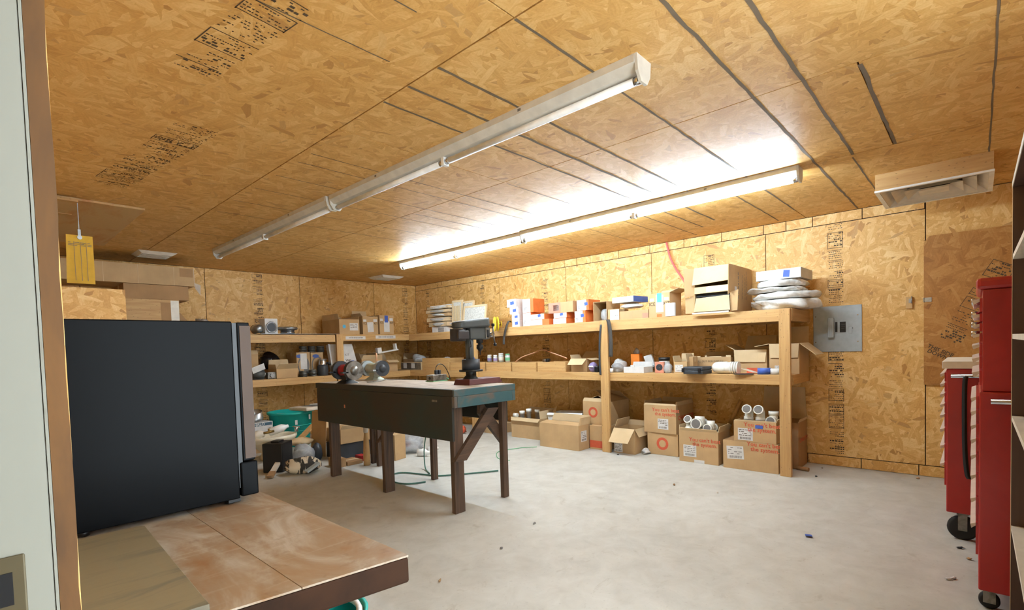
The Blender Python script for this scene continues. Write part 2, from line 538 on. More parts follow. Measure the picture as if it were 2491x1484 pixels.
for y, xa, xb, w in ((-6.05, -4.04, -.4, .013), (-6.456, -4.3, -.02, .016), (-6.66, -3.9, -1.6, .017), (-6.65, -1.55, -.02, .011), (-6.868, -2.81, -1.61, .017),
                     (-7.279, -3.0, -1.0, .009), (-5.63, -4.04, -1.62, .016), (-5.43, -4.04, -.6, .018), (-5.24, -4.04, -.4, .014), (-4.45, -4.0, -.4, .007), (-4.28, -4.0, -1.6, .007),
                     (-3.97, -4.0, -.4, .007), (-3.8, -2.8, -.4, .008), (-3.63, -4.0, -1.6, .007), (-3.25, -4.0, -.3, .007), (-2.87, -4.0, -.5, .008), (-2.0, -4.0, -.5, .007), (-1.6, -4.0, -.5, .007),
                     (-5.84, -5.0, -4.3, .006), (-5.53, -5.1, -4.2, .006), (-4.84, -2.8, -.5, .006), (-5.05, -1.6, -.1, .012), (-5.84, -1.6, -.1, .012), (-4.5, -.39, 0, .006), (-3.2, -.39, 0, .006)):
    mark(y, xa, xb, w)
# ceiling stamps on the nearest sheet
for (pa, pb, wd_, sd) in (((405, 150), (640, -40), .17, 3), ((215, 440), (430, 290), .2, 5)):
    a, b = up(*pa, Z_, H), up(*pb, Z_, H)
    d = (b - a); L = d.length
    o = stamp(ceiling, 0, 0, L, wd_, sd, dens=.75)
    ang = math.atan2(d.y, d.x)
    M = Matrix.Identity(4)
    yv = d.normalized(); zv = Vector((0, 0, -1)); xv = yv.cross(zv)
    for r in range(3): M[r][0], M[r][1], M[r][2] = xv[r], yv[r], zv[r]
    M.translation = (a.x, a.y, H - .0006)
    o.matrix_local = M

# right wall
wall_right = structure(MB().box(T + .0005, .12, -7.95, .1, 0, H + .05).build('wall_right', 'gap_dark'))
RS = [0.0] + [.814 + 1.22 * k for k in range(6)] + [7.75]
rpan = []
ZB, ZT = .092, 2.215
for a, b in zip(RS[:-1], RS[1:]):
    if b > 7.0: rpan.append(panel(wall_right, 'R', (0, -a, ZB), b - a, H - ZB, 'osb_wall'))
    else: rpan.append(panel(wall_right, 'R', (0, -a, ZB), b - a, ZT - ZB, 'osb_wall'))
cuts = [0.0, 1.2] + sorted(-up(px, 640, X_, 0).y for px in (1248, 1373, 1403, 1436, 1505)) + sorted(-up(px, 560, X_, 0).y for px in (1580, 1663, 1755, 1857, 1912)) + [5.85 + .25, 6.483, 6.91]
for a, b in zip(cuts[:-1], cuts[1:]):
    if b - a > .02: panel(wall_right, 'R', (0, -a, ZT), b - a, H - ZT, 'osb_wall', 'trim_strip')
cuts = [0, 1.1, 2.2, 3.1, 4.2, 5.1] + [-up(px, 1130, X_, 0).y for px in (1965, 2095, 2235)] + [7.75]
for a, b in zip(cuts[:-1], cuts[1:]): panel(wall_right, 'R', (0, -a, 0), b - a, ZB, 'osb_wall', 'base_strip')
def rp(y):
    for k in range(len(RS) - 1):
        if RS[k] <= -y < RS[k + 1]: return rpan[k], -y - RS[k]
for y, z0, z1, w, sd in ((-6.22, .02, 2.12, .12, 21), (-5.08, .1, 2.0, .11, 22), (-2.83, .1, 2.0, .12, 23), (-.28, .1, 2.1, .1, 24), (-1.62, .4, 2.05, .1, 25)):
    o, x = rp(y)
    stamp(o, x, z0, z1, w, sd, dens=1.1)
# back wall (behind the left-hand shelves)
wall_back = structure(MB().box(-5.6, .12, T + .0005, .12, 0, H + .05).build('wall_back', 'gap_dark'))
BS = [0.0] + [.834 + 1.22 * k for k in range(4)] + [5.45]
bpan = []
for a, b in zip(BS[:-1], BS[1:]): bpan.append(panel(wall_back, 'B', (-b, 0, 0), b - a, H, 'osb_wall'))
def bp(x):
    for k in range(len(BS) - 1):
        if BS[k] <= -x < BS[k + 1]: return bpan[k], x + BS[k + 1]
for px, z0, z1, w, sd in ((614, .1, 2.28, .13, 31), (978, .1, 2.25, .1, 32), (806, 1.4, 1.78, .09, 33)):
    o, x = bp(up(px, 700, Y_, 0).x)
    stamp(o, x, z0, z1, w, sd, dens=1.25)

# left wall with the doorway the photograph is taken from
YJ = -6.72
XW = up(150, 700, Y_, YJ).x           # room side of the left wall
XJ = up(97, 700, Y_, YJ).x            # painted jamb ends, raw sheet edge begins
wall_left = structure(MB().box(-5.6, XJ - .0005, YJ + .03, .1, 0, H + .05).build('wall_left', 'gap_dark'))
for a, b in ((YJ, -5.2), (-5.2, -3.98), (-3.98, -2.76), (-2.76, -1.54), (-1.54, 0)):
    o = panel(wall_left, 'L', (XW, a, 0), b - a, H, 'osb_wall', t=XW - XJ, gap=.0)
mb = MB()
rr = random.Random(4)
zz = [k * .04 for k in range(59)]
ed = [(XW + rr.uniform(-.0012, .0006)) for _ in zz]
vs = [(XJ, YJ - .001, min(z, H)) for z in zz] + [(e, YJ - .001, min(z, H)) for e, z in zip(ed, zz)] + [(e, YJ + .003, min(z, H)) for e, z in zip(ed, zz)]
n = len(zz)
mb.add(vs, [(k, k + n, k + n + 1, k + 1) for k in range(n - 1)] + [(k + n, k + 2 * n, k + 2 * n + 1, k + n + 1) for k in range(n - 1)])
mb.build('sheet_edge', 'jamb_wood', wall_left)
# unseen front wall behind the camera, its wide opening added to let daylight in
wf = MB().box(-3.2, .12, -7.87, -7.75, 0, H + .05).box(-5.6, -3.2, -7.87, -7.75, 2.15, H + .05).box(-5.6, -4.95, -7.87, -7.75, 0, 2.15)
wall_front = structure(wf.build('wall_front', 'osb_wall'))
wl2 = structure(MB().box(-5.6, XW, -7.75, YJ - .92, 0, H).box(-5.6, XW, YJ - .92, YJ, 2.06, H).build('wall_left_end', 'osb_wall'))
# unseen enclosure added beyond the door to keep outside light off the jamb
structure(MB().box(-7.0, -6.9, -8.6, -5.2, 0, 2.5).box(-6.9, -5.6, -5.3, -5.2, 0, 2.5).box(-6.9, -5.6, -8.6, -8.5, 0, 2.5).box(-7.0, -5.6, -8.6, -5.2, 2.5, 2.56).box(-5.6, -5.5, -8.5, -7.87, 0, 2.5).build('wall_light_block', 'white_paint'))
# door frame
dr = structure(bpy.data.objects.new('door_1', None)); COL.objects.link(dr)
mb = MB().box(-5.6, XJ - .0022, YJ - .0015, YJ + .035, 0, 2.06)
mb.build('jamb', 'jamb_white', dr, bev=.001)
MB().box(-5.6, XJ - .0022, YJ - .92, YJ - .885, 0, 2.06).build('jamb', 'jamb_white', dr)
MB().box(-5.6, XJ - .0022, YJ - .885, YJ - .0015, 2.03, 2.06).build('head', 'jamb_white', dr)
MB().box(XJ - .0022, XJ - .0004, YJ - .0022, YJ, 0, 2.06).build('weather_strip', 'jamb_white', dr)
p0 = up(60, 1345, Y_, YJ - .002); p1 = up(-40, 1560, Y_, YJ - .002)
sp_ = MB().box(p1.x, p0.x, YJ - .0035, YJ - .0012, p1.z, p0.z).build('strike_plate', 'old_brass', dr, bev=.0012)
h0 = up(30, 1392, Y_, YJ - .0036)
MB().box(p1.x, h0.x, YJ - .0042, YJ - .0034, p1.z + .02, h0.z).build('latch_hole', 'black_plastic', sp_)

# ceiling hatch of plywood
a, b, c = up(345, 508, Z_, H - .015), up(232, 628, Z_, H - .015), up(155, 478, Z_, H - .015)
hx1 = up(345, 510, Z_, H - .015).x + .02
hatch = thing('ceiling_hatch', 'square plywood hatch panel on ceiling above the yellow sheet', 'hatch', (0, 0, H - .018))
MB().box(-5.28, hx1, -2.62, -.95, 0, .0165).build('hatch_panel', 'hatch_ply', hatch, bev=.002)
MB().box(-5.2, -4.78, -2.16, -2.1, -.004, 0).build('batten', 'pine_X', hatch)
MB().box(-5.2, -4.80, -2.66, -2.60, -.02, -.0015).build('batten', 'pine_X', hatch)

# fluorescent strip lights
def strip_light(name, label, x, y0, y1, lit):
    """8-foot channel with two 4-foot tubes in line"""
    t = thing(name, label, 'light fixture', (x, (y0 + y1) / 2, H), 0, 'fluorescent strip lights on the ceiling')
    L = (y1 - y0) / 2
    prof = [(-.058, 0), (.058, 0), (.058, -.030), (.026, -.056), (-.026, -.056), (-.058, -.030)]
    M = Matrix(((1, 0, 0, 0), (0, 0, 1, 0), (0, 1, 0, 0), (0, 0, 0, 1)))
    MB().prism(prof, -L + .0125, L - .0125, M).build('channel', 'white_paint', t)
    for s in (-1, 1):
        e = MB().prism([(-.058, 0), (.058, 0), (.05, -.062), (.024, -.098), (-.024, -.098), (-.05, -.062)], s * L - .012 if s > 0 else -L, s * L if s > 0 else -L + .012, M)
        e.build('end_plate', 'white_paint', t)
        mb = MB().cyl((0, s * .012, -.078), (0, s * (L - .018), -.078), .0165, n=14)
        tb = mb.build('tube', 'tube_lit' if lit else 'white_plastic', t)
        for yy in (s * .025, s * (L - .03)):
            MB().cyl((0, yy - .013, -.078), (0, yy + .013, -.078), .0172, n=14).build('tube_cap', 'chrome', tb)
    mb = MB().box(-.02, .02, -.011, .011, -.1, -.054)
    mb.build('lamp_holder', 'white_plastic', t)
    for yy in (-L * .5, L * .5):
        MB().box(-.0585, -.0575, yy - .01, yy + .01, -.02, -.008).build('knockout', 'print_grey', t)
    return t
strip_light('strip_light', 'near unlit half of the left fluorescent strip light', -3.50, -6.25, -3.79, False)
strip_light('strip_light', 'far unlit half of the left fluorescent strip light', -3.515, -3.775, -1.315, False)
strip_light('strip_light', 'near glowing half of the right fluorescent strip light', -1.60, -6.37, -3.93, True)
strip_light('strip_light', 'far glowing half of the right fluorescent strip light, toward the corner', -1.57, -3.92, -1.86, True)

# flat ceiling registers near the back wall
def register(label, x0, x1, y0, y1):
    t = thing('ceiling_register', label, 'vent', ((x0 + x1) / 2, (y0 + y1) / 2, H))
    a, b = (x1 - x0) / 2, (y1 - y0) / 2
    MB().add([(-a, -b, -.002), (a, -b, -.002), (a, b, -.002), (-a, b, -.002), (-a * .8, -b * .8, -.028), (a * .8, -b * .8, -.028), (a * .8, b * .8, -.028), (-a * .8, b * .8, -.028)],
             [(0, 1, 2, 3), (7, 6, 5, 4), (4, 5, 1, 0), (5, 6, 2, 1), (6, 7, 3, 2), (7, 4, 0, 3)]).build('frame', 'off_white', t)
    for k in range(5):
        y = -b * .7 + k * b * .35
        MB().box(-a * .74, a * .74, y - .012, y + .012, -.032, -.027).build('louver', 'white_paint', t)
register('white ceiling register above the long cardboard carton', -4.12, -3.77, -.86, -.52)
register('white ceiling register beside the far end of the lit strip', -1.2, -.82, -.83, -.44)

# boxed-down air diffuser at the right
def diffuser():
    t = thing('air_diffuser', 'white four-way air diffuser in a wooden box frame under the ceiling', 'vent', (-.70, -7.0, H))
    a, h = .302, .112
    for x0, x1, y0, y1 in ((-a, -a + .019, -a, a), (a - .019, a, -a, a), (-a + .019, a - .019, -a, -a + .019), (-a + .019, a - .019, a - .019, a)):
        MB().box(x0, x1, y0, y1, -h, 0).build('frame_board', 'pine_Y' if x1 - x0 < .1 else 'pine_X', t)
    def ring(ro, ri, zo, zi):
        c = lambda r, z: [(-r, -r, z), (r, -r, z), (r, r, z), (-r, r, z)]
        return MB().add(c(ro, zo) + c(ri, zi), [(k, (k + 1) % 4, (k + 1) % 4 + 4, k + 4) for k in range(4)])
    fl = MB()
    for x0, x1, y0, y1 in ((-a - .004, -a + .022, -a - .004, a + .004), (a - .022, a + .004, -a - .004, a + .004), (-a + .022, a - .022, -a - .004, -a + .022), (-a + .022, a - .022, a - .022, a + .004)): fl.box(x0, x1, y0, y1, -h - .012, -h)
    fl.build('flange', 'white_plastic', t)
    ring(a - .02, .21, -h - .008, -h + .055).build('cone', 'off_white', t)
    ring(.225, .15, -h - .004, -h + .05).build('cone', 'off_white', t)
    ring(.155, .085, -h - .004, -h + .045).build('cone', 'off_white', t)
    MB().box(-.08, .08, -.08, .08, -h - .004, -h + .006).build('core', 'off_white', t)
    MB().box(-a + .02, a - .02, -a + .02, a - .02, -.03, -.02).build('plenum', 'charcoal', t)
diffuser()

# plywood-door cover leaning over the wall at the right, with its stamp
y0, y1, z0, z1 = -6.905, -7.62, .77, 1.985
cov = thing('wall_cover_panel', 'large hinged OSB cover panel on the right wall behind the tool chests', 'panel', (-.001, y0, z0))
w, h = y0 - y1, z1 - z0
poly = [(0, 0), (w, 0), (w, h), (.035, h), (0, h - .05)]
o = MB().prism(poly, .004, .022).build('board', 'osb_cover', cov)
o.matrix_local = fr('R', (0, 0, 0))
def cl(px, py):
    q_ = up(px, py, X_, -.022)
    return (y0 - q_.y, q_.z - z0)
c0, c1 = cl(2268, 882), cl(2445, 640)
rt = -math.atan2(c1[0] - c0[0], c1[1] - c0[1])
st = stamp(o, -.075, .2, math.hypot(c1[0] - c0[0], c1[1] - c0[1]), .15, 77, rot=rt, cx=0, cy=0)
st.location = (c0[0], c0[1], .0225)
ct = cl(2284, 858)
text('THIS SIDE\nDOWN', .042, 'print_black', o, (ct[0], ct[1], .0232), (0, 0, rt), 'lettering', bold=.0008)
for zz in (.68,):
    hg = MB().box(.002, .05, zz, zz + .035, .022, .027).cyl((.002, zz, .027), (.002, zz + .035, .027), .005, n=8).build('hinge', 'galvanised', o)
# latch block on the wall
p = up(2212, 736, X_, 0)
lb = thing('latch_block', 'small wooden block with a metal latch on the bare wall', 'latch', (p.x, p.y, p.z))
MB().box(-.02, 0, -.022, .022, -.05, .045).build('block', 'pine_Z', lb)
MB().box(-.026, -.02, -.02, .002, -.005, .03).cyl((-.03, -.018, -.01), (-.03, -.018, .05), .004, n=8).build('latch', 'galvanised', lb)

# breaker panel
def breaker():
    pa, pb = up(1978, 747, X_, -.012), up(2097, 853, X_, -.012)
    w, h = pa.y - pb.y, 1.468 - 1.052
    t = thing('breaker_panel', 'grey metal breaker panel cover on the wall beside the shelves', 'electrical panel', (0, (pa.y + pb.y) / 2, 1.052))
    MB().box(-.012, -.0005, -w / 2, w / 2, 0, h).build('cover', 'panel_grey', t, bev=.004)
    MB().box(-.05, -.012, .02, .068, .13, .31).build('door', 'panel_grey', t, bev=.006)
    MB().box(-.056, -.05, .03, .052, .145, .30).build('handle', 'panel_grey', t, bev=.003)
    MB().box(-.016, -.012, -.004, .014, .18, .27).build('breaker_switch', 'black_plastic', t)
    lab = MB().box(-.0135, -.012, -.068, -.022, .175, .27).build('rating_label', 'black_plastic', t)
    MB().box(-.014, -.0135, -.06, -.03, .24, .243).box(-.014, -.0135, -.062, -.03, .225, .227).box(-.014, -.0135, -.058, -.032, .21, .212).build('print', 'print_grey', lab)
    MB().box(-.015, -.012, -.115, -.088, .16, .225).build('knockout', 'panel_grey', t, bev=.002)
    MB().box(-.014, -.012, -.122, -.118, .205, .215).build('slot', 'black_plastic', t)
    for y, z in ((w / 2 - .02, h - .09), (-w / 2 + .03, h - .09), (w / 2 - .02, .09), (-w / 2 + .03, .09)):
        MB().cyl((-.015, y, z), (-.012, y, z), .005, n=8).build('screw', 'chrome', t)
breaker()
# pink hose coming down from the ceiling
pts = [up(1621, 590, X_, -.02), up(1630, 625, X_, -.03), up(1645, 655, X_, -.05), up(1662, 680, X_, -.09), up(1676, 710, X_, -.16)]
solid('air_hose', MB().tube(smooth_path(pts), .011, 8), 'pink_hose', 'pink hose hanging down the right wall behind the big carton', 'hose')
# ================================================================== shelving
ZU, ZL = 1.443, .873
XF, YF = -.663, -.668
YE = -6.072
def board(parent, name, x0, x1, y0, y1, z0, z1, ax, bev=.003):
    return MB().box(x0, x1, y0, y1, z0, z1).build(name, 'pine_' + ax, parent, bev=bev)
sr = thing('wooden_shelf_unit', 'two-tier pine shelf unit built along the right wall', 'shelves', (0, 0, 0))
for z, hh in ((ZU, .108), (ZL, .088)):
    for a, b in ((-.625, -4.19), (-4.19, YE + .001)):
        board(sr, 'front_beam', XF + .038, XF + .076, b + .001, a - .001, z - hh, z, 'Y')
    board(sr, 'end_beam', XF + .077, -.004, YE, YE + .038, z - hh, z - .001, 'X')
    board(sr, 'ledger', -.042, -.004, YE + .04, -.1, z - hh, z - .013, 'Y', 0)
    for k in range(5):
        y = -.9 - k * 1.15
        board(sr, 'cross_brace', XF + .077, -.043, y - .019, y + .019, z - hh, z - .013, 'X', 0)
    board(sr, 'deck', XF + .0765, -.004, YE + .039, -.005, z - .012, z, 'Y', 0)
pA, pB = up(1461.5, 940, X_, XF), up(1480.5, 940, X_, XF)
board(sr, 'post', XF, XF + .037, pB.y, pA.y, 0, ZU + .004, 'Z')
pA, pB = up(1895.5, 940, X_, XF), up(1923, 940, X_, XF)
board(sr, 'post', XF, XF + .037, pB.y, pA.y, 0, ZU - .002, 'Z')
pA, pB = up(1143, 860, X_, XF), up(1158, 860, X_, XF)
board(sr, 'post', XF, XF + .037, pB.y, pA.y, 0, ZU - .002, 'Z')
sb = thing('wooden_shelf_unit', 'two-tier pine shelf unit built along the back wall', 'shelves', (0, 0, 0))
pA, pB = up(822, 900, Y_, YF), up(838, 900, Y_, YF)
XP = (pA.x, pB.x)
for z, hh in ((ZU, .098), (ZL, .09)):
    zz = z - .012 if z == ZU else z
    board(sb, 'front_beam', -5.3, XP[0] - .02, YF + .0, YF + .038, zz - hh, zz, 'X')
    board(sb, 'front_beam', XP[0] + .005, XF + .036, YF + .0385, YF + .076, z - hh, z, 'X')
    board(sb, 'deck', -5.3, XF + .075, YF + .0765, -.004, z - .012, z, 'X', 0)
    board(sb, 'ledger', -5.3, -.7, -.042, -.004, z - hh, z - .013, 'X', 0)
    for k in range(4):
        x = -1.3 - k * 1.1
        board(sb, 'cross_brace', x - .019, x + .019, YF + .077, -.043, z - hh, z - .013, 'Y', 0)
board(sb, 'post', XP[0], XP[1], YF - .002, YF + .036, 0, ZU - .004, 'Z')
board(sb, 'post', -4.3, -4.21, YF - .002 - .037, YF - .002, 0, ZU - .004, 'Z')
# masking-tape labels on the back beam
for pa, pb, yt, yb in ((841, 889, 818, 826), (914, 962, 816, 824)):
    a, b = up(pa, yb, Y_, YF + .0375), up(pb, yt, Y_, YF + .0375)
    tp = MB().box(a.x, b.x, YF + .0372, YF + .0384, a.z, b.z).build('tape_label', 'white_paper', sb)
    quads_ = MB(); rr = random.Random(pa); x = a.x + .05
    while x < b.x - .05:
        l = rr.uniform(.008, .02); quads_.box(x, x + l * .5, YF + .0369, YF + .0372, a.z + .015, b.z - .012); x += l
    quads_.build('handwriting', 'print_grey', tp)
# metal sheet lying on the back shelf
solid('sheet_metal', MB().cb((-2.35, -.40, ZU + .003), (1.05, .52, .004)), 'galvanised', 'flat dark metal sheet under the round fixtures on the upper back shelf', 'metal sheet')
# ================================================================== cartons
class Fit:
    pass
def fit(wall, pxl, pxr, pyt, front, zb, d, dpy=10):
    ax = X_ if wall == 'R' else Y_
    a, b = up(pxl, pyt + dpy, ax, front), up(pxr, pyt + dpy, ax, front)
    z = up((pxl + pxr) / 2, pyt, ax, front).z
    r = Fit()
    r.w = (a.y - b.y) if wall == 'R' else (b.x - a.x)
    r.d, r.h = d, z - zb
    r.loc = Vector((front + d / 2, (a.y + b.y) / 2, zb)) if wall == 'R' else Vector(((a.x + b.x) / 2, front + d / 2, zb))
    r.yaw = -PI / 2 if wall == 'R' else 0.0
    return r
def fmat(t, face):
    w, d, h = t['_dim']
    u, v, n, o = {'f': ((1, 0, 0), (0, 0, 1), (0, -1, 0), (0, -d / 2, 0)), 'r': ((0, 1, 0), (0, 0, 1), (1, 0, 0), (w / 2, 0, 0)),
                  'l': ((0, -1, 0), (0, 0, 1), (-1, 0, 0), (-w / 2, 0, 0)), 't': ((1, 0, 0), (0, 1, 0), (0, 0, 1), (0, 0, h))}[face]
    M = Matrix.Identity(4)
    for r in range(3): M[r][0], M[r][1], M[r][2], M[r][3] = u[r], v[r], n[r], o[r]
    return M
DIM = {}
def decal(t, face, u0, u1, v0, v1, mat, name, parent=None, n0=.0003, n1=.0012, skew=0):
    M = fmat(t, face)
    if skew: M = M @ Matrix.Translation(((u0 + u1) / 2, (v0 + v1) / 2, 0)) @ Matrix.Rotation(skew, 4, 'Z') @ Matrix.Translation((-(u0 + u1) / 2, -(v0 + v1) / 2, 0))
    o = MB().box(u0, u1, v0, v1, n0, n1, M).build(name, mat, parent or t)
    return o
def ship_label(t, face, cu, cv, w, h, skew=0, barcode=True):
    """white address label with unreadable lines and a barcode"""
    M = fmat(t, face) @ Matrix.Translation((cu, cv, 0)) @ Matrix.Rotation(skew, 4, 'Z')
    o = MB().box(-w / 2, w / 2, -h / 2, h / 2, .0003, .0012, M).build('shipping_label', 'white_paper', t)
    q = MB(); rr = random.Random(int(abs(cu * 991 + cv * 77 + w * 5000)))
    z = h * .36
    for r in range(4):
        x = -w * .42
        while x < w * .35:
            l = rr.uniform(.05, .22) * w
            if rr.random() < .75: q.box(x, min(x + l, w * .42), z - h * .025, z + h * .025, .0012, .0014, M)
            x += l + w * .05
        z -= h * .15
    if barcode:
        x = -w * .36
        while x < w * .36:
            l = rr.uniform(.012, .04) * w
            q.box(x, x + l, -h * .42, -h * .24, .0012, .0014, M)
            x += l + rr.uniform(.015, .035) * w
    q.build('print', 'print_grey' if rr.random() < .3 else 'print_black', o)
    return o
def face_text(t, face, s, size, cu, cv, mat, rot=0, bold=0.0, name='lettering'):
    M = fmat(t, face) @ Matrix.Translation((cu, cv, .0016)) @ Matrix.Rotation(rot, 4, 'Z')
    o = text(s, size, mat, t, (0, 0, 0), (0, 0, 0), name, bold=bold)
    o.matrix_local = M
    return o
def ring(t, face, cu, cv, r, mat='print_red', k=.58):
    M = fmat(t, face) @ Matrix.Translation((cu, cv, .0008))
    vs, fs, n = [], [], 32
    for q in range(n):
        a = 2 * PI * q / n
        vs += [(r * math.cos(a), r * math.sin(a), 0), (r * k * math.cos(a), r * k * math.sin(a), 0)]
    fs = [(2 * q, 2 * ((q + 1) % n), 2 * ((q + 1) % n) + 1, 2 * q + 1) for q in range(n)]
    return MB().add(vs, fs, False, M).build('ring_logo', mat, t)
def carton(label, loc, w, d, h, yaw=0, mat='card', flaps=None, name='carton', cat='box', group=None, closed=True, rot=None, inner='card_light', flen=None, t_=.004):
    """cardboard box, origin at the base centre, front on local -Y; flaps: side -> angle from upright, outward positive (-90 closed)"""
    t = thing(name, label, cat, loc, yaw, group, rot)
    t['_dim'] = (w, d, h)
    a, b = w / 2, d / 2
    if closed:
        MB().box(-a, a, -b, b, 0, h).build('body', mat, t, bev=.002)
        if mat.startswith('card'):
            MB().box(-a - .0008, a + .0008, -.024, .024, h - .05, h + .0008).build('tape', 'card_light', t)
    else:
        mb = MB()
        mb.box(-a, a, -b, -b + t_, 0, h).box(-a, a, b - t_, b, 0, h).box(-a, -a + t_, -b + t_, b - t_, 0, h).box(a - t_, a, -b + t_, b - t_, 0, h).box(-a + t_, a - t_, -b + t_, b - t_, 0, t_)
        mb.build('body', mat, t)
        for k, ang in (flaps or {}).items():
            L = (flen or {}).get(k, d * .48 if k in 'fb' else min(d * .48, w * .5))
            wd_ = w if k in 'fb' else d - 2 * t_
            M = {'f': Matrix.Translation((0, -b, h)), 'b': Matrix.Translation((0, b, h)) @ Matrix.Rotation(PI, 4, 'Z'),
                 'l': Matrix.Translation((-a, 0, h)) @ Matrix.Rotation(-PI / 2, 4, 'Z'), 'r': Matrix.Translation((a, 0, h)) @ Matrix.Rotation(PI / 2, 4, 'Z')}[k]
            M = M @ Matrix.Rotation(math.radians(ang), 4, 'X')
            tp = .04 * wd_
            MB().add([(-wd_ / 2, 0, .0), (wd_ / 2, 0, .0), (wd_ / 2, t_, .0), (-wd_ / 2, t_, .0), (-wd_ / 2 + tp, 0, L), (wd_ / 2 - tp, 0, L), (wd_ / 2 - tp, t_, L), (-wd_ / 2 + tp, t_, L)],
                     [(3, 2, 1, 0), (4, 5, 6, 7), (0, 1, 5, 4), (1, 2, 6, 5), (2, 3, 7, 6), (3, 0, 4, 7)], False, M).build('flap', inner if ang > -60 else mat, t)
    return t
def fcarton(wall, label, pxl, pxr, pyt, front, zb, d, dyaw=0, **kw):
    f_ = fit(wall, pxl, pxr, pyt, front, zb, d)
    t = carton(label, f_.loc, f_.w, f_.d, f_.h, f_.yaw + dyaw, **kw)
    return t, f_.w, f_.d, f_.h

def bag(label, loc, r, mat='clear_bag', amp=.25, seed=1, name='plastic_bag', cat='bag', flat=True, group=None, rot=None):
    mb = MB().blob((0, 0, r[2] * .75), r, 20, 12, amp, seed, -r[2] * .75 if flat else None)
    return solid(name, mb, mat, label, cat, group, loc, rot)

# ------------------------------------------------------------------ right wall, upper shelf
# flat wrapped filters stacked in the corner
ys = up(1040, 790, X_, -.5).y; ye = up(1096, 790, X_, -.5).y
zt = up(1065, 728, X_, -.5).z
cy = (ys + ye) / 2; wv = ys - ye
zc = ZU + .002
fl_ = thing('barcode_carton', 'small white carton with a black barcode under the wrapped filters', 'box', (-.36, cy - .02, ZU + .001), -PI / 2)
fl_['_dim'] = (wv * .62, .3, .085)
MB().box(-wv * .31, wv * .31, -.15, .15, 0, .085).build('body', 'white_paper', fl_)
q = MB()
for k in range(6): q.box(-wv * .05, wv * .2, -.1512, -.15, .01 + k * .011, .016 + k * .011)
q.build('barcode', 'print_black', fl_)
z = ZU + .087
for k, (hh, m, lb) in enumerate(((.075, 'clear_bag', 'lowest of the plastic-wrapped filters stacked in the corner'), (.07, 'clear_bag', 'second lowest plastic-wrapped filter of the corner stack'), (.06, 'grey_bag', 'middle wrapped filter with a brown sleeve in the corner stack'), (.055, 'clear_bag', 'second highest wrapped filter of the corner stack'), (.05, 'grey_bag', 'topmost wrapped filter of the corner stack'))):
    t = thing('wrapped_filter', lb, 'air filter', (-.36, cy + (.01 if k % 2 else -.012), z), -PI / 2 + (.06 if k % 2 else -.05), 'plastic-wrapped filters in the corner stack')
    a = wv * (.5 + .02 * k)
    MB().box(-a * .84, a * .84, -.16, .16, .006, hh - .006).build('filter', 'card_light' if k != 2 else 'card', t)
    mb = MB().blob((0, 0, hh / 2), (a * 1.0, .2, hh * .62), 20, 8, .1, 40 + k)
    for i_, p in enumerate(mb.v): p.z = min(max(p.z, 0), hh)
    mb.build('wrapping', m, t)
    z += hh + .001
solid('slat_strip', MB().box(-wv * .5, wv * .9, -.1, .1, 0, .012), 'white_plastic', 'thin white strip lying on top of the corner filter stack', 'strip', None, (-.36, cy - .03, z + .001), (0, 0, -PI / 2))
# framed filters leaning behind the drill press
def framed(label, pxl, pxr, pyt, xf, lean, zoff=0, thick=.02, slats=False):
    f_ = fit('R', pxl, pxr, pyt, xf, ZU, thick)
    t = thing('framed_filter', label, 'air filter', (xf, f_.loc.y, ZU + .005), 0, 'framed filters on the upper right shelf', (0, lean, -PI / 2) if False else None)
    t.rotation_euler = (lean, 0, -PI / 2)
    w, h = f_.w, f_.h
    b = .028
    for x0, x1, z0, z1 in ((-w / 2, w / 2, 0, b), (-w / 2, w / 2, h - b, h), (-w / 2, -w / 2 + b, b, h - b), (w / 2 - b, w / 2, b, h - b)):
        MB().box(x0, x1, 0, thick, z0, z1).build('frame_side', 'card_light', t)
    MB().box(-w / 2 + b, w / 2 - b, .006, thick - .004, b, h - b).build('media', 'filter_media', t)
    if slats:
        for k in range(4):
            x = -w / 2 + b + (k + .6) * (w - 2 * b) / 4.6
            MB().box(x - .012, x + .012, -.006, .0, .01, h * .82).build('slat', 'card_light', t)
framed('slatted cardboard-framed filter standing next to the corner stack', 1097, 1122, 731, -.50, -.05, slats=True)
framed('cardboard-framed filter standing between slatted filter and front pebbled one', 1114, 1150, 733, -.46, -.06)
framed('front cardboard-framed filter with pebbled white media behind the drill press', 1122, 1178, 742, -.53, -.14)

# yellow reel with a strap
pr = up(1206, 790, X_, -.715)
rl = thing('cord_reel', 'yellow cord reel lying on its side at the shelf edge', 'reel', (-.728, pr.y, pr.z - .012), -.62)
for x in (-.006, .032): MB().cyl((x - .006, 0, .02), (x + .006, 0, .02), .094, n=28).build('flange', 'yellow', rl)
MB().cyl((.038, 0, .02), (.075, 0, .02), .022, n=14).build('spool', 'brass', rl)
MB().cyl((.075, 0, .02), (.081, 0, .02), .04, n=18).build('hub_cap', 'yellow', rl)
def strap(label, pts, w, mat='slate_strap', axis=(0, 1, 0), name='strap', t_=.004):
    pts = smooth_path(pts, 5)
    mb = MB(); A = Vector(axis); vs = []; n = len(pts)
    for p in pts:
        k = Vector((-t_, 0, t_ * .4))
        vs += [p - A * w / 2, p + A * w / 2, p + A * w / 2 + k, p - A * w / 2 + k]
    fs = []
    for i in range(n - 1):
        o = 4 * i
        for k in range(4): fs.append((o + k, o + (k + 1) % 4, o + 4 + (k + 1) % 4, o + 4 + k))
    fs += [(3, 2, 1, 0), (4 * n - 4, 4 * n - 3, 4 * n - 2, 4 * n - 1)]
    mb.add(vs, fs, True)
    return solid(name, mb, mat, label, 'strap')
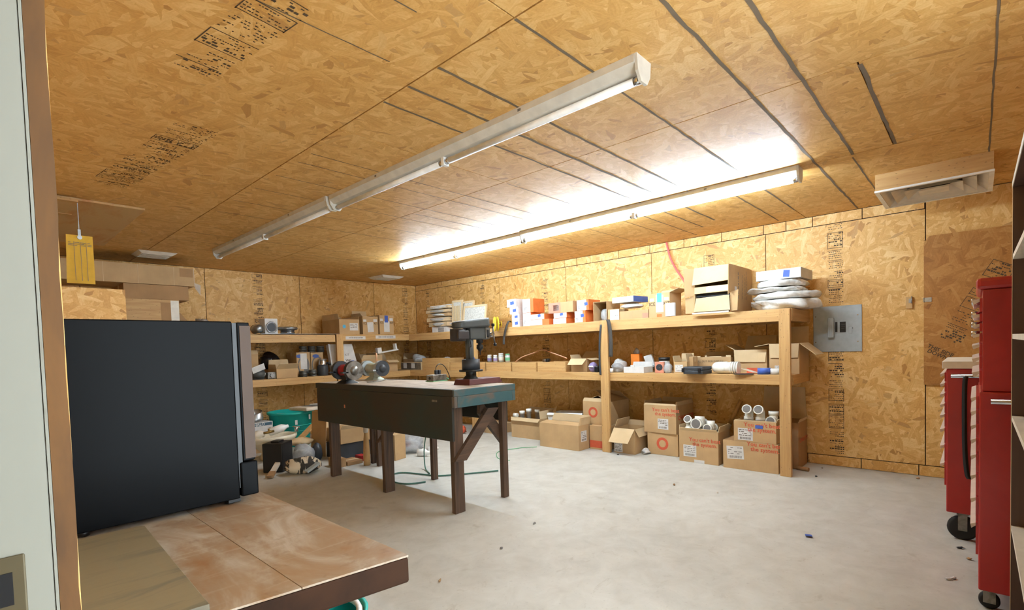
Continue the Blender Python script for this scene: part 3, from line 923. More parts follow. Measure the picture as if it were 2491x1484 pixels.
ps = [up(1243, 784, X_, -.55), up(1238, 781, X_, -.60), up(1232, 795, X_, -.645), up(1228, 812, X_, -.65), up(1226, 826, X_, -.65), up(1226, 838, X_, -.65)]
strap('grey strap hanging from the upper shelf beside the yellow reel', ps, .035)

# four white boxes
for k, (a, c, yt, yb, lb) in enumerate(((1246, 1264, 778, 794, 'bottom of the four white boxes with blue tape stacked beside the reel'), (1245, 1263, 764, 778, 'second from bottom of the four stacked white boxes with blue tape'), (1240, 1261, 747, 764, 'third from bottom of the four stacked white boxes, pushed left'), (1233, 1257, 728, 747, 'topmost of the four stacked white boxes, tilted left'))):
    f_ = fit('R', a, c, yt, -.60, ZU, .2)
    zb = ZU + .001 if k == 0 else zprev
    t = carton(lb, (f_.loc.x, f_.loc.y, zb), f_.w, .2, max(.04, f_.h - (zb - ZU)), -PI / 2 + (.0, .02, -.04, -.08)[k], 'white_paper', name='white_box', group='white boxes with blue tape')
    w, d, h = t['_dim']; zprev = zb + h + .001
    decal(t, 'f', -w * .12, w * .28, h * .3, h * .72, 'blue_tape', 'tape', skew=.1)

# white and orange product boxes
def product(label, pxl, pxc, pyt, xf, zb, d, white=.75, tape=None, dyaw=0, h=None, group='white and orange boxes'):
    f_ = fit('R', pxl, pxc, pyt, xf, ZU, d)
    hh = h or (f_.h - (zb - ZU))
    t = carton(label, (f_.loc.x, f_.loc.y, zb), f_.w, d, hh, -PI / 2 + dyaw, 'orange_card', name='product_box', group=group)
    w = f_.w
    if white: 
        l = decal(t, 'f', -w / 2 + .001, -w / 2 + w * white, .002, hh - .002, 'white_paper', 'front_label')
        rr = random.Random(pxl)
        q = MB(); M = fmat(t, 'f')
        for r in range(3): q.box(-w * .42, -w * .42 + w * rr.uniform(.15, .4), hh * (.2 + .08 * r), hh * (.23 + .08 * r), .0012, .0014, M)
        q.build('print', 'print_grey', l)
    if tape: decal(t, 'f', w * tape - .022, w * tape + .022, hh * .45, hh * .45 + min(.035, hh * .5), 'blue_tape', 'tape', n0=.0013, n1=.002, skew=.15)
    return zb + hh + .001
zt1 = product('plain white-fronted box under the tall orange box', 1272, 1291, 761, -.605, ZU + .001, .2, 1.0)
product('tall orange box with white front on top of the left orange stack', 1271, 1297, 727, -.60, zt1, .22, .72)
z1 = product('lowest flat orange box at the shelf edge, under its shorter twin', 1289, 1336, 777, -.62, ZU + .001, .2, .65, None)
product('flat orange box with blue tape lying on the lowest flat one', 1291, 1325, 764, -.61, z1, .26, .95, .12)
z2 = product('lowest flat white and orange box under the pink carton', 1346, 1378, 774, -.6, ZU + .001, .16, .98)
z3 = product('flat white and orange box with blue tape just under the pink carton', 1347, 1379, 761, -.6, z2, .16, .98, .1)
f_ = fit('R', 1334, 1396, 735, -.60, ZU, .26)
t = carton('faded pink and brown carton lying on the flat orange boxes', (f_.loc.x, f_.loc.y, z3), f_.w, .26, f_.h - (z3 - ZU), -PI / 2 - .05, 'card', closed=False, flaps={'f': -88, 'b': -90, 'l': 110}, flen={'l': .05})
w, d, h = t['_dim']
decal(t, 'f', -w / 2, 0, 0, h, 'pink_card', 'pink_panel')
ship_label(t, 'f', -w * .18, h * .5, w * .24, h * .55, 0, False)
z4 = product('lower white-fronted orange box beside the sideways carton', 1398, 1424, 756, -.61, ZU + .001, .2, .75, .22)
product('upper white-fronted orange box with blue tape beside the sideways carton', 1403, 1432, 729, -.6, z4, .24, .8, .28)

# sideways open carton with wrapped goods
f_ = fit('R', 1443, 1476, 734, -.60, ZU, .28)
t = thing('carton', 'open carton on its side with a clear bag inside, above the middle post', 'box', (f_.loc.x, f_.loc.y, ZU + .001), -PI / 2)
w, d, h = f_.w, .28, f_.h
mb = MB().box(-w / 2, w / 2, d / 2 - .004, d / 2, 0, h).box(-w / 2, -w / 2 + .004, -d / 2, d / 2 - .004, 0, h).box(w / 2 - .004, w / 2, -d / 2, d / 2 - .004, 0, h).box(-w / 2 + .004, w / 2 - .004, -d / 2, d / 2 - .004, 0, .004).box(-w / 2 + .004, w / 2 - .004, -d / 2, d / 2 - .004, h - .004, h)
mb.build('body', 'card', t)
bag('clear bag of fittings inside the sideways carton', (f_.loc.x - .02, f_.loc.y, ZU + .007), (.06, .055, .075), 'clear_bag', .12, 5)
# tray with white end and the white-blue box on it
t, w, d, h = fcarton('R', 'low cardboard tray with pink corner right of the middle post', 1507, 1577, 755, -.6, ZU + .001, .24, 0, closed=False, flaps={})
decal(t, 'f', w * .30, w * .5, 0, h * .6, 'pink_card', 'pink_corner')
zz = ZU + h + .004
t2, w2, d2, h2 = fcarton('R', 'small carton with white label end next to the cardboard tray', 1479, 1506, 752, -.61, ZU + .001, .2, 0)
decal(t2, 'f', -w2 * .3, w2 * .5, .002, h2 * .95, 'white_paper', 'end_label'); face_text(t2, 'f', 'EO', h2 * .2, w2 * .28, h2 * .4, 'print_black')
f_ = fit('R', 1490, 1546, 727, -.57, ZU, .26)
zz2 = max(zz, ZU + h2 + .004) + .062
bag('grey plastic bag squeezed under the white and blue box', (-.47, f_.loc.y - .04, max(zz, ZU + h2 + .004) - .0), (.09, .13, .03), 'grey_bag', .12, 8, rot=(0, 0, 0))
t = carton('flat white box with dark blue end on top of the cardboard tray', (-.44, f_.loc.y, zz2 + .002), f_.w, .26, .06, -PI / 2 - .12, 'white_paper', name='white_box')
w, d, h = t['_dim']
decal(t, 'r', -d / 2, d / 2, 0, h, 'blue_print', 'blue_end')
# ice maker kit
t, w, d, h = fcarton('R', 'brown kit carton with blue tape and white tag on the upper right shelf', 1579, 1631, 713, -.6, ZU + .001, .24, -.05, closed=False, flaps={'r': 70, 'b': 20}, flen={'r': .09, 'b': .05})
tg = decal(t, 'f', -w * .16, w * .2, h * .2, h * .92, 'white_paper', 'tag')
decal(t, 'f', -w * .1, w * .12, h * .62, h * 1.0, 'tape_cyan', 'tape', n0=.0013, n1=.002)
face_text(t, 'f', 'ICE', .048, -w * .34, h * .55, 'print_black', bold=.0006); face_text(t, 'f', 'KIT', .048, w * .36, h * .55, 'print_black', bold=.0006)
decal(t, 'f', -w * .45, -w * .25, h * .68, h * .8, 'white_paper', 'sticker'); decal(t, 'f', w * .24, w * .45, h * .68, h * .8, 'white_paper', 'sticker')
decal(t, 'f', -w * .12, w * .12, 0, h * .12, 'orange_card', 'sticker')
t, w, d, h = fcarton('R', 'small plain white box in front of the kit carton', 1618, 1641, 737, -.63, ZU + .001, .028, 0, mat='white_paper', name='white_box')
# large carton lying open toward the room
def big_carton():
    xf = -.62
    A = up(1690, 765, X_, xf); B = up(1778, 755, X_, xf)
    yl, yr = A.y, B.y
    zt_l, zt_r = up(1690, 655, X_, xf).z, up(1773, 640, X_, xf).z
    w = yl - yr; d = .59; h = (zt_l + zt_r) / 2 - ZU
    t = thing('carton', 'large gaping carton with flaps spread open on the upper right shelf', 'box', (xf + d / 2, (yl + yr) / 2, ZU + .001), -PI / 2)
    t['_dim'] = (w, d, h)
    a, b, e = w / 2, d / 2, .005
    MB().box(-a, a, b - e, b, 0, h).box(-a, -a + e, -b, b - e, 0, h).box(a - e, a, -b, b - e, 0, h).box(-a + e, a - e, -b, b - e, 0, e).box(-a + e, a - e, -b, b - e, h - e, h).build('body', 'card', t)
    # upper flap hanging over the opening, lower flap lifted, side flaps swung out
    def flap(pts, mat='card_light'):
        p = [Vector(q) for q in pts]
        nrm = (p[1] - p[0]).cross(p[2] - p[0]).normalized() * .005
        MB().add(p + [q + nrm for q in p], [(3, 2, 1, 0), (4, 5, 6, 7), (0, 1, 5, 4), (1, 2, 6, 5), (2, 3, 7, 6), (3, 0, 4, 7)]).build('flap', mat, t)
    flap([(-a, -b, h), (a, -b, h), (a, -b - .05, h * .66), (-a, -b - .05, h * .62)])
    flap([(-a, -b - .02, .02), (a, -b - .02, .02), (a - .01, -b - .005, h * .36), (-a + .02, -b - .005, h * .34)])
    flap([(-a - .002, -b, h * .42), (-a - .002, -b, h * .98), (-a - .08, -b - .06, h), (-a - .07, -b - .06, h * .36)], 'card')
    flap([(a + .002, -b, h * .42), (a + .002, -b, h * .98), (a + .012, -b - .09, h * .98), (a + .006, -b - .09, h * .36)], 'card')
    flap([(-a - .002, -b, .01), (-a - .002, -b, h * .38), (-a - .085, -b - .01, h * .36), (-a - .085, -b - .01, .01)], 'card')
    flap([(a + .002, -b, .01), (a + .002, -b, h * .42), (a + .085, -b - .06, h * .44), (a + .075, -b - .06, .01)], 'card')
    MB().box(-a + .006, a - .006, -b - .01, -b + .26, h * .44, h * .58).build('inner_tray', 'card_light', t)
    MB().box(-a * .3, a - .008, -b - .012, -b - .0102, h * .46, h * .57).build('tray_label', 'white_paper', t)
    MB().box(-a + .006, a - .006, -b + .03, -b + .3, h * .37, h * .43).build('contents', 'charcoal', t)
    M = fmat(t, 'r')
    q = MB(); rr = random.Random(6)
    for u in (-.1, .02, .09, .14):
        v = h * .3
        while v < h * .85:
            l = rr.uniform(.01, .04); q.box(u, u + (.016 if u < 0 else .006), v, v + l, .0003, .001, M); v += l + .012
    q.build('print', 'print_grey', t)
    decal(t, 'r', -.19, -.13, h * .3, h * .55, 'white_paper', 'pouch')
    decal(t, 'f', -a, a, -.002, .012, 'off_white', 'torn_edge', n0=.04, n1=.06)
big_carton()
# folded sheets in plastic and the white box on top
pa, pb = up(1820, 740, X_, -.5), up(1972, 735, X_, -.5)
cy = (pa.y + pb.y) / 2; wv = pa.y - pb.y
z = ZU + .002
for k, (hh, dy, s, lb) in enumerate(((.09, -.03, 1.0, 'lowest crumpled white plastic bundle at the end of the upper shelf'), (.06, -.02, 1.05, 'second lowest white plastic bundle at the end of the upper shelf'), (.045, .04, .92, 'middle white plastic bundle under the taped white box'), (.06, .0, .8, 'highest white plastic bundle right under the taped white box'))):
    mb = MB().blob((0, 0, hh / 2), (wv * .5 * s, .24, hh * 1.3), 30, 14, .1, 60 + k)
    rr = random.Random(k)
    for p in mb.v: p.z = min(max(p.z + .007 * math.sin(p.x * 40 + k) + .005 * math.sin(p.y * 55), 0), hh - .004 + .004 * math.sin(p.x * 31 + p.y * 23))
    solid('plastic_bundle', mb, 'grey_bag', lb, 'bag', 'white plastic bundles', (-.36, cy + dy, z), (0, 0, -PI / 2 + (.1, -.08, .12, 0)[k]))
    z += hh + .0015
f_ = fit('R', 1838, 1949, 655, -.56, ZU, .34)
t = carton('flat white box with blue tape on top of the plastic bundles', (-.36, f_.loc.y, z), f_.w, .36, .085, -PI / 2 - .03, 'white_paper', name='white_box')
w, d, h = t['_dim']
decal(t, 'f', w * .12, w * .26, h * .15, h * .85, 'blue_tape', 'tape', skew=-.1)

# ------------------------------------------------------------------ right wall, lower shelf
def wood_tray(label, pxl, pxr, pyt, xf, d, group='wooden trays on the lower right shelf'):
    f_ = fit('R', pxl, pxr, pyt, xf, ZL, d)
    t = thing('wooden_tray', label, 'tray', (f_.loc.x, f_.loc.y, ZL + .001), -PI / 2, group)
    w, h = f_.w - .006, f_.h
    a, b, e = w / 2, d / 2, .018
    MB().box(-a, a, -b, -b + e, 0, h).build('front_board', 'pine_X', t, bev=.002)
    MB().box(-a, a, b - e, b, 0, h).build('back_board', 'pine_X', t)
    for s in (-1, 1): MB().box(s * a - (e if s > 0 else 0), s * a + (0 if s > 0 else e), -b + e, b - e, 0, h * .98).build('side_board', 'pine_Y', t)
    MB().box(-a + e, a - e, -b + e, b - e, 0, .008).build('bottom', 'pine_X', t)
    return t, f_
tall, ft = wood_tray('tall wooden tray near the corner holding clear bags', 1027, 1092, 871, -.60, .3)
trays = [wood_tray('low wooden tray directly behind the drill press', 1094, 1180, 882, -.60, .3), wood_tray('low wooden tray under the row of jars', 1182, 1243, 882, -.60, .3),
         wood_tray('wooden tray under the left end of the copper pipe', 1245, 1304, 882, -.615, .32), wood_tray('wooden tray with lamp sockets next to the open carton', 1307, 1376, 881, -.605, .32)]
bag('clear bag in the tall wooden tray, corner side', (-.45, ft.loc.y + .1, ZL + .02), (.1, .075, .09), 'clear_bag', .12, 71)
bag('clear bag in the tall wooden tray, drill press side', (-.45, ft.loc.y - .09, ZL + .02), (.09, .075, .10), 'clear_bag', .12, 72)
bag('white plastic scraps heaped in the tray behind the drill press', (-.42, trays[0][1].loc.y + .17, ZL + .012), (.07, .11, .075), 'white_plastic', .15, 73, 'plastic_scraps', 'plastic scraps')
# patterned baskets at the back
for k, (a, b, yt, zz, lb) in enumerate(((1108, 1140, 869, ZL + .001, 'lower woven brown basket behind the drill press'), (1113, 1136, 858, ZL + .095, 'upper woven brown basket behind the drill press'))):
    f_ = fit('R', a, b, yt, -.22, zz, .18)
    t = thing('basket', lb, 'basket', (f_.loc.x, f_.loc.y, zz), -PI / 2, 'woven baskets')
    MB().box(-f_.w / 2, f_.w / 2, -.09, .09, 0, .09).build('body', 'card_dark', t)
    q = MB()
    for r in range(4):
        for c in range(10):
            if (r + c) % 2: q.box(-f_.w / 2 + f_.w * c / 10 + .003, -f_.w / 2 + f_.w * (c + 1) / 10 - .003, -.0915, -.09, .012 + .018 * r, .026 + .018 * r)
    q.build('weave', 'card_light', t)
# jars standing in the tray
yj = trays[1][1].loc
_h = trays[1][1].h
MB().box(-trays[1][1].w / 2 + .022, trays[1][1].w / 2 - .022, -.13, .13, _h - .012, _h - .004).build('lid', 'pine_X', trays[1][0])
for k, (px, r, h, lb, m) in enumerate(((1191, .031, .098, 'leftmost jar with a lavender label on the lower right shelf', 'purple'), (1205, .029, .095, 'second jar from the left, clear with purple label', 'purple'), (1219, .036, .115, 'largest cream-coloured jar in the row', 'off_white'), (1235, .033, .108, 'rightmost clear jar with a green lid', 'green_cord'))):
    zz = ZL + _h - .002
    xj = -.53 if k % 2 else -.455
    p = up(px, 875, X_, xj)
    t = thing('jar', lb, 'jar', (xj, p.y, zz), 0, 'jars on the lower right shelf')
    MB().lathe([(0, 0), (r, .003), (r, h * .82), (r * .8, h * .9), (r * .8, h), (0, h)], 18).build('glass', 'jar_plastic', t)
    MB().lathe([(r * .86, h * .9), (r * .9, h * .9), (r * .9, h * 1.06), (0, h * 1.06)], 18).build('lid', 'white_plastic' if k != 3 else 'green_cord', t)
    MB().lathe([(r + .0008, h * .25), (r + .0008, h * .6)], 18).build('label', m, t)
# copper pipe
pts = [up(1255, 880, X_, -.45), up(1270, 869, X_, -.43), up(1300, 858, X_, -.38), up(1320, 851, X_, -.36), up(1350, 861, X_, -.38), up(1372, 869, X_, -.40), up(1379, 872, X_, -.41)]
solid('copper_pipe', MB().tube(smooth_path(pts), .008, 8), 'copper', 'bent copper pipe arching over the wooden trays', 'pipe')
p = up(1338, 877, X_, -.5)
for k, (dy, m, lb) in enumerate(((.03, 'chrome', 'chrome lamp socket resting on the tray edge'), (-.02, 'black_plastic', 'black lamp socket beside the chrome one'))):
    t = thing('lamp_socket', lb, 'socket', (-.57, p.y + dy, trays[3][1].h + ZL + .021))
    MB().cyl((-.02, 0, 0), (.03, 0, 0), .02, n=14).build('shell', m, t); MB().cyl((.03, 0, 0), (.045, 0, 0), .012, n=12).build('collar', 'brass' if k else 'chrome', t)
t, w, d, h = fcarton('R', 'open carton with folded-out flaps left of the middle post', 1388, 1424, 873, -.53, ZL + .001, .26, .1, closed=False, flaps={'f': 125, 'l': 20, 'b': 50, 'r': 110}, flen={'f': .12, 'r': .06, 'l': .05})
# purple pump
p = up(1446, 893, X_, -.56)
t = thing('purple_canister', 'lavender plastic canister tool beside the middle post', 'tool', (-.55, p.y, ZL + .001), -PI / 2)
MB().blob((-.02, 0, .055), (.05, .06, .06), 16, 10, .05, 3, -.055).build('body', 'purple', t)
MB().box(.02, .07, -.05, .05, 0, .07).build('cap', 'black_plastic', t, bev=.01)
MB().box(-.04, .02, -.07, -.064, .06, .075).build('label', 'white_paper', t)

# straps on the middle post
pm = up(1471, 800, X_, XF)
strap('dark strap hanging on the left of the middle post', [up(1462, 790, X_, XF - .004), up(1459, 830, X_, XF - .006), up(1459, 880, X_, XF - .006), up(1461, 912, X_, XF - .004)], .022, 'charcoal')
strap('slate blue belt hanging on the right of the middle post', [up(1479, 778, X_, XF - .006), up(1483, 795, X_, XF - .008), up(1486, 830, X_, XF - .008), up(1486, 868, X_, XF - .006)], .045)

p = up(1487, 900, X_, -.6)
solid('white_cup', MB().lathe([(0, 0), (.022, .001), (.024, .045), (.02, .045), (.019, .004), (0, .004)], 16), 'white_plastic', 'small white cup right of the middle post', 'cup', None, (-.6, p.y, ZL + .001))
for k, (px, xf, r, m, lb) in enumerate(((1503, -.47, (.08, .06, .055), 'clear_bag', 'clear plastic bag lying right of the middle post'), (1508, -.26, (.09, .08, .075), 'grey_bag', 'grey plastic bag behind the white tray'))):
    p = up(px, 893, X_, xf)
    bag(lb, (xf, p.y, ZL + .001), r, m, .16, 90 + k)
t, w, d, h = fcarton('R', 'open white cardboard tray on the lower right shelf', 1517, 1566, 893, -.61, ZL + .001, .2, 0, mat='white_paper', closed=False, name='white_tray', flaps={'b': 5}, inner='white_paper', flen={'b': .05})
decal(t, 'f', -w * .15, w * .05, h, h + .02, 'white_paper', 'tab', n0=-.004, n1=0)
t, w, d, h = fcarton('R', 'bright orange open carton with crumpled film on top', 1534, 1553, 861, -.33, ZL + .001, .1, .15, mat='orange_bright', closed=False, flaps={}, inner='orange_bright')
p = t.location
bag('crumpled clear film sticking out of the orange carton', (p.x, p.y, ZL + h * .82), (.03, .03, .055), 'clear_bag', .2, 95, flat=False)
# bits of metal conduit
p = up(1560, 880, X_, -.35)
solid('conduit_piece', MB().tube(smooth_path([(-.38, p.y + .1, ZL + .05), (-.36, p.y, ZL + .085), (-.33, p.y - .15, ZL + .05)]), .014, 8).cyl((-.38, p.y + .1, ZL + .003), (-.38, p.y + .1, ZL + .055), .016), 'galvanised', 'bent grey conduit piece beside the orange carton', 'pipe')
solid('leaning_white_box', MB().cb((0, 0, .085), (.03, .09, .16)), 'white_paper', 'narrow white box leaning left, between orange carton and pink package', 'box', None, (-.30, up(1586, 885, X_, -.30).y, ZL + .02), (-.28, 0, .1))
t, w, d, h = fcarton('R', 'pink blister package with a dark round part', 1593, 1614, 880, -.57, ZL + .001, .03, .1, mat='pink_card', name='blister_pack', cat='package')
ring(t, 'f', 0, h * .5, min(w, h) * .36, 'charcoal', .05)
p = up(1616, 885, X_, -.42)
t = thing('jar', 'wide clear jar with a black lid behind the pink package', 'jar', (-.42, p.y, ZL + .001), 0, 'jars on the lower right shelf')
MB().lathe([(0, 0), (.055, .004), (.055, .11), (.045, .125), (0, .125)], 20).build('glass', 'jar_plastic', t)
MB().lathe([(.05, .125), (.058, .125), (.058, .155), (0, .155)], 20).build('lid', 'black_plastic', t)
bag('round clear bag of small parts leaning on the black-lidded jar', (-.55, up(1625, 890, X_, -.55).y, ZL + .001), (.04, .04, .06), 'clear_bag', .12, 97)
t, w, d, h = fcarton('R', 'open carton with a small printed white label, left of the black case', 1639, 1671, 880, -.55, ZL + .001, .18, 0, closed=False, flaps={'b': 4, 'l': 15, 'r': -12}, flen={'b': .08, 'l': .06, 'r': .08})
ship_label(t, 'f', -w * .1, h * .42, w * .6, h * .62)
t, w, d, h = fcarton('R', 'narrow upright carton behind the black case', 1676, 1686, 868, -.49, ZL + .001, .11, 0)
t, w, d, h = fcarton('R', 'torn-topped carton with a printed line behind the white elbow duct', 1689, 1778, 869, -.32, ZL + .001, .28, 0, closed=False, flaps={'b': 10}, flen={'b': .05})
face_text(t, 'f', 'PULL OUT FOR DISPLAY', .026, -w * .08, h * .72, 'print_black')
q = MB(); rr = random.Random(3); x = -w / 2
while x < w / 2 - .03:
    l = rr.uniform(.02, .06); q.box(x, x + l, -d / 2, -d / 2 + .004, h, h + rr.uniform(.0, .022)); x += l
q.build('torn_edge', 'card_light', t)
# black case
f_ = fit('R', 1668, 1718, 892, -.64, ZL, .16)
t = thing('tool_case', 'small dark grey tool case overhanging the lower right shelf', 'case', (-.60, f_.loc.y, ZL + .001), -PI / 2 - .12)
MB().box(-f_.w / 2, f_.w / 2, -.09, .09, 0, .034).build('base', 'charcoal', t, bev=.006)
MB().box(-f_.w / 2, f_.w / 2, -.09, .09, .036, .07).build('lid', 'charcoal', t, bev=.008)
for x in (-.1, .07): MB().box(x - .012, x + .012, -.097, -.09, .015, .055).build('latch', 'black_plastic', t)
# white elbow duct
pa, pb = up(1722, 892, X_, -.58), up(1795, 892, X_, -.58)
L = pa.y - pb.y; r = .052
t = thing('duct_elbow', 'white plastic elbow duct lying on the lower right shelf', 'duct', (-.53, pa.y - L / 2, ZL + r + .006), -PI / 2)
MB().tube(smooth_path([(-L / 2 + .12, .12, 0), (-L / 2 + .075, .085, 0), (-L / 2 + .062, .035, 0), (-L / 2 + .085, -.005, 0), (-L / 2 + .14, -.02, 0), (0.02, -.02, 0), (L / 2 - .06, -.015, 0)], 7), r, 22, True).build('pipe', 'pvc', t)
for k in range(4): MB().cyl((L / 2 - .075 + k * .02, -.0155, 0), (L / 2 - .062 + k * .02, -.0155, 0), r + .004, n=22).build('rib', 'pvc', t)
# two cartons with hanging flaps
t, w, d, h = fcarton('R', 'carton with a wide flap folded down, behind papers and blue tape roll', 1785, 1864, 851, -.40, ZL + .001, .32, .02, closed=False, flaps={'f': 176, 'l': 60, 'b': 30}, flen={'f': .115, 'l': .1})
decal(t, 'f', -.03, .07, .0, h * .22, 'print_red', 'red_patch')
t, w, d, h = fcarton('R', 'tall carton with spread flaps at the right end of the lower shelf', 1871, 1944, 836, -.48, ZL + .001, .34, .0, closed=False, flaps={'f': 177, 'l': 100, 'r': 130, 'b': 20}, flen={'f': .125, 'l': .13, 'r': .16})
ship_label(t, 'f', -.05, h * .2, .05, .04, 0, False)
solid('paper_scrap', MB().cb((0, 0, .004), (.12, .1, .002), (.0, .05, 0)), 'pink_card', 'pinkish paper lying beside the white elbow duct', 'paper', None, (-.56, up(1805, 900, X_, -.56).y, ZL + .003), (0, 0, .4))
solid('paper_scrap', MB().cb((0, 0, .02), (.1, .13, .002), (.25, .1, 0)), 'off_white', 'tilted cream paper between elbow duct and blue tape', 'paper', None, (-.52, up(1825, 900, X_, -.52).y, ZL + .008), (0, 0, -.3))
solid('metal_plate', MB().cb((0, 0, .002), (.1, .16, .004)), 'charcoal', 'thin dark plate jutting over the lower shelf edge', 'plate', None, (-.60, up(1810, 906, X_, -.6).y, ZL + .001), (0, 0, .2))
def roll(label, px, m, r, h, xf):
    p = up(px, 900, X_, xf)
    t = thing('tape_roll', label, 'tape', (xf, p.y, ZL + .001))
    MB().lathe([(r * .72, .0), (r, .0), (r, h), (r * .72, h)], 28).build('tape', m, t)
    MB().lathe([(r * .66, .0), (r * .72, .0), (r * .72, h * .98), (r * .66, h * .98), (r * .66, 0)], 28).build('core', 'off_white', t)
roll('blue masking tape roll beside the right post', 1859, 'blue_tape', .055, .055, -.565)
roll('white tape roll half hidden by the right post', 1889, 'white_paper', .05, .05, -.56)
# ================================================================== cartons on the floor under the right shelf
SLOGAN = "You can't beat\nthe system."
def elbow(label, loc, r=.034, rz=0, ry=0, rx=0, kind=0):
    t = thing('pvc_fitting', label, 'pipe fitting', loc, 0, 'white pipe fittings in the cartons', (rx, ry, rz))
    pts = smooth_path([(-.06, 0, 0), (-.02, 0, 0), (.012, 0, .012), (.02, 0, .05), (.02, 0, .075)], 5)
    if kind: pts = [(-.08, 0, 0), (.08, 0, 0)]
    MB().tube(pts, r, 16).build('body', 'pvc', t)
    for p, q in ((pts[0], pts[1]), (pts[-1], pts[-2])):
        p, q = Vector(p), Vector(q); dd = (p - q).normalized()
        MB().cyl(p - dd * .022, p + dd * .012, r * 1.16, n=18).build('hub', 'pvc', t)
        MB().cyl(p + dd * .0125, p + dd * .0135, r * .95, n=18).build('bore_shade', 'print_grey', t)  # flat grey disc, its dark colour standing in for shade inside the hub
    if kind: MB().cyl((0, 0, 0), (0, 0, .07), r, n=16).build('branch', 'pvc', t)
    return t
tA, w, d, h = fcarton('R', 'open carton with pipe ends, farthest left on the floor by the bench', 1244, 1314, 1017, -.52, .001, .34, 0, closed=False, flaps={'f': 150, 'r': -15, 'b': 10}, flen={'f': .05, 'r': .1, 'b': .1})
c = tA.location
for k, (dx, dy, hh, lb) in enumerate(((-.06, .15, .33, 'upright white pipe stub at left in the farthest carton'), (-.03, .06, .36, 'upright white pipe stub in the middle of the farthest carton'), (.04, -.03, .35, 'upright cream pipe stub at right in the farthest carton'))):
    MBp = MB().lathe([(.03, 0), (.03, hh - .04), (.036, hh - .04), (.036, hh), (.03, hh), (.028, .01), (0, .01)], 16)
    solid('pipe_stub', MBp, 'pvc' if k < 2 else 'off_white', lb, 'pipe', 'pipe stubs in the farthest carton', (c.x + dx, c.y + dy, .007))
solid('pipe_coupling', MB().cyl((0, -.03, 0), (0, .03, 0), .026), 'pvc', 'small white coupling lying on the front edge of the farthest carton', 'pipe fitting', None, (c.x - .165, c.y + .17, h + .028))
# long white bin and long carton
f_ = fit('R', 1330, 1412, 1003, -.40, .3, .12)
bn = thing('white_bin', 'long white plastic bin behind the long low carton', 'bin', (-.25, -3.46, .001), -PI / 2)
w = .5
MB().add([(-w / 2, -.1, .0), (w / 2, -.1, 0), (w / 2, .1, 0), (-w / 2, .1, 0), (-w / 2 - .02, -.13, .335), (w / 2 + .02, -.13, .365), (w / 2 + .02, .13, .365), (-w / 2 - .02, .13, .335)], [(3, 2, 1, 0), (0, 1, 5, 4), (1, 2, 6, 5), (2, 3, 7, 6), (3, 0, 4, 7)]).build('tub', 'white_plastic', bn)
MB().add([(-w / 2 - .02, -.145, .31), (w / 2 + .02, -.145, .34), (w / 2 + .02, -.13, .365), (-w / 2 - .02, -.13, .335)], [(0, 1, 2, 3)]).build('rim', 'white_plastic', bn)
MB().add([(-w / 2 - .005, -.05, .27), (-w / 2 + .05, -.06, .27), (-w / 2 + .07, -.05, .42), (-w / 2 + .0, -.045, .36)], [(0, 1, 2, 3)]).build('torn_sleeve', 'card', bn)
t, w, d, h = fcarton('R', 'long low carton with raised back flap, nearest the bench on the floor', 1313, 1407, 1032, -.795, .001, .24, 0, closed=False, flaps={'b': 15, 'f': -80, 'r': 12}, flen={'b': .09, 'r': .09})
ship_label(t, 'r', -.02, h * .55, .11, .12)
tD, w, d, hD = fcarton('R', 'closed carton under the ring-marked carton beside the middle post', 1434, 1478, 1036, -.60, .001, .36)
decal(tD, 'f', -w / 2, w / 2, .02, .1, 'print_red', 'red_band')
tC, w, d, h = fcarton('R', 'ring-marked carton with torn top, stacked beside the middle post', 1418, 1480, 977, -.535, hD + .003, .45, 0, closed=False, flaps={'f': -15, 'b': -60, 'r': -65, 'l': -70}, flen={'f': .04, 'r': .16})
ring(tC, 'f', -w * .1, h * .52, .062)
tE, w, d, h = fcarton('R', 'open carton with a broad flap hanging forward, right of the middle post', 1494, 1544, 1043, -.61, .001, .3, 0, closed=False, flaps={'f': 135, 'r': 155, 'b': 0, 'l': -20}, flen={'f': .19, 'r': .09, 'b': .06, 'l': .1})
ship_label(tE, 'f', -w * .3, h * .22, .1, .1)
tG, w, d, hG = fcarton('R', 'ring-marked carton under the slogan carton on the floor', 1575, 1649, 1054, -.46, .001, .38)
ring(tG, 'f', 0, hG * .52, .066)
tF, w, d, h = fcarton('R', 'open slogan carton stacked on the lower ring-marked carton', 1567, 1646, 986, -.47, hG + .003, .40, -.03, closed=False, flaps={'f': -20, 'b': 5, 'r': -8, 'l': 4}, flen={'f': .02, 'b': .05, 'r': .04, 'l': .04})
face_text(tF, 'f', SLOGAN, .052, w * .18, h * .76, 'print_red', bold=.0008)
ship_label(tF, 'f', w * .1, h * .33, .12, .11)
face_text(tF, 'r', 'CHARLOTTE', .062, .02, h * .55, 'print_red', bold=.002); face_text(tF, 'r', 'PIPE AND FOUNDRY', .026, .02, h * .38, 'print_red')
tH, w, d, h = fcarton('R', 'slogan carton brimming with white fittings on the floor', 1652, 1747, 1050, -.60, .001, .30, .0, closed=False, flaps={'f': 25, 'r': 10, 'l': 5, 'b': 0}, flen={'f': .03, 'r': .06, 'l': .05, 'b': .05})
face_text(tH, 'f', SLOGAN, .052, w * .16, h * .66, 'print_red', bold=.0008); ship_label(tH, 'f', -w * .22, h * .36, .13, .115)
MB().box(w * .02 - .05, w * .02 + .05, -d / 2 - .003, -d / 2, .0, .03).build('torn_patch', 'white_paper', tH)
c = tH.location
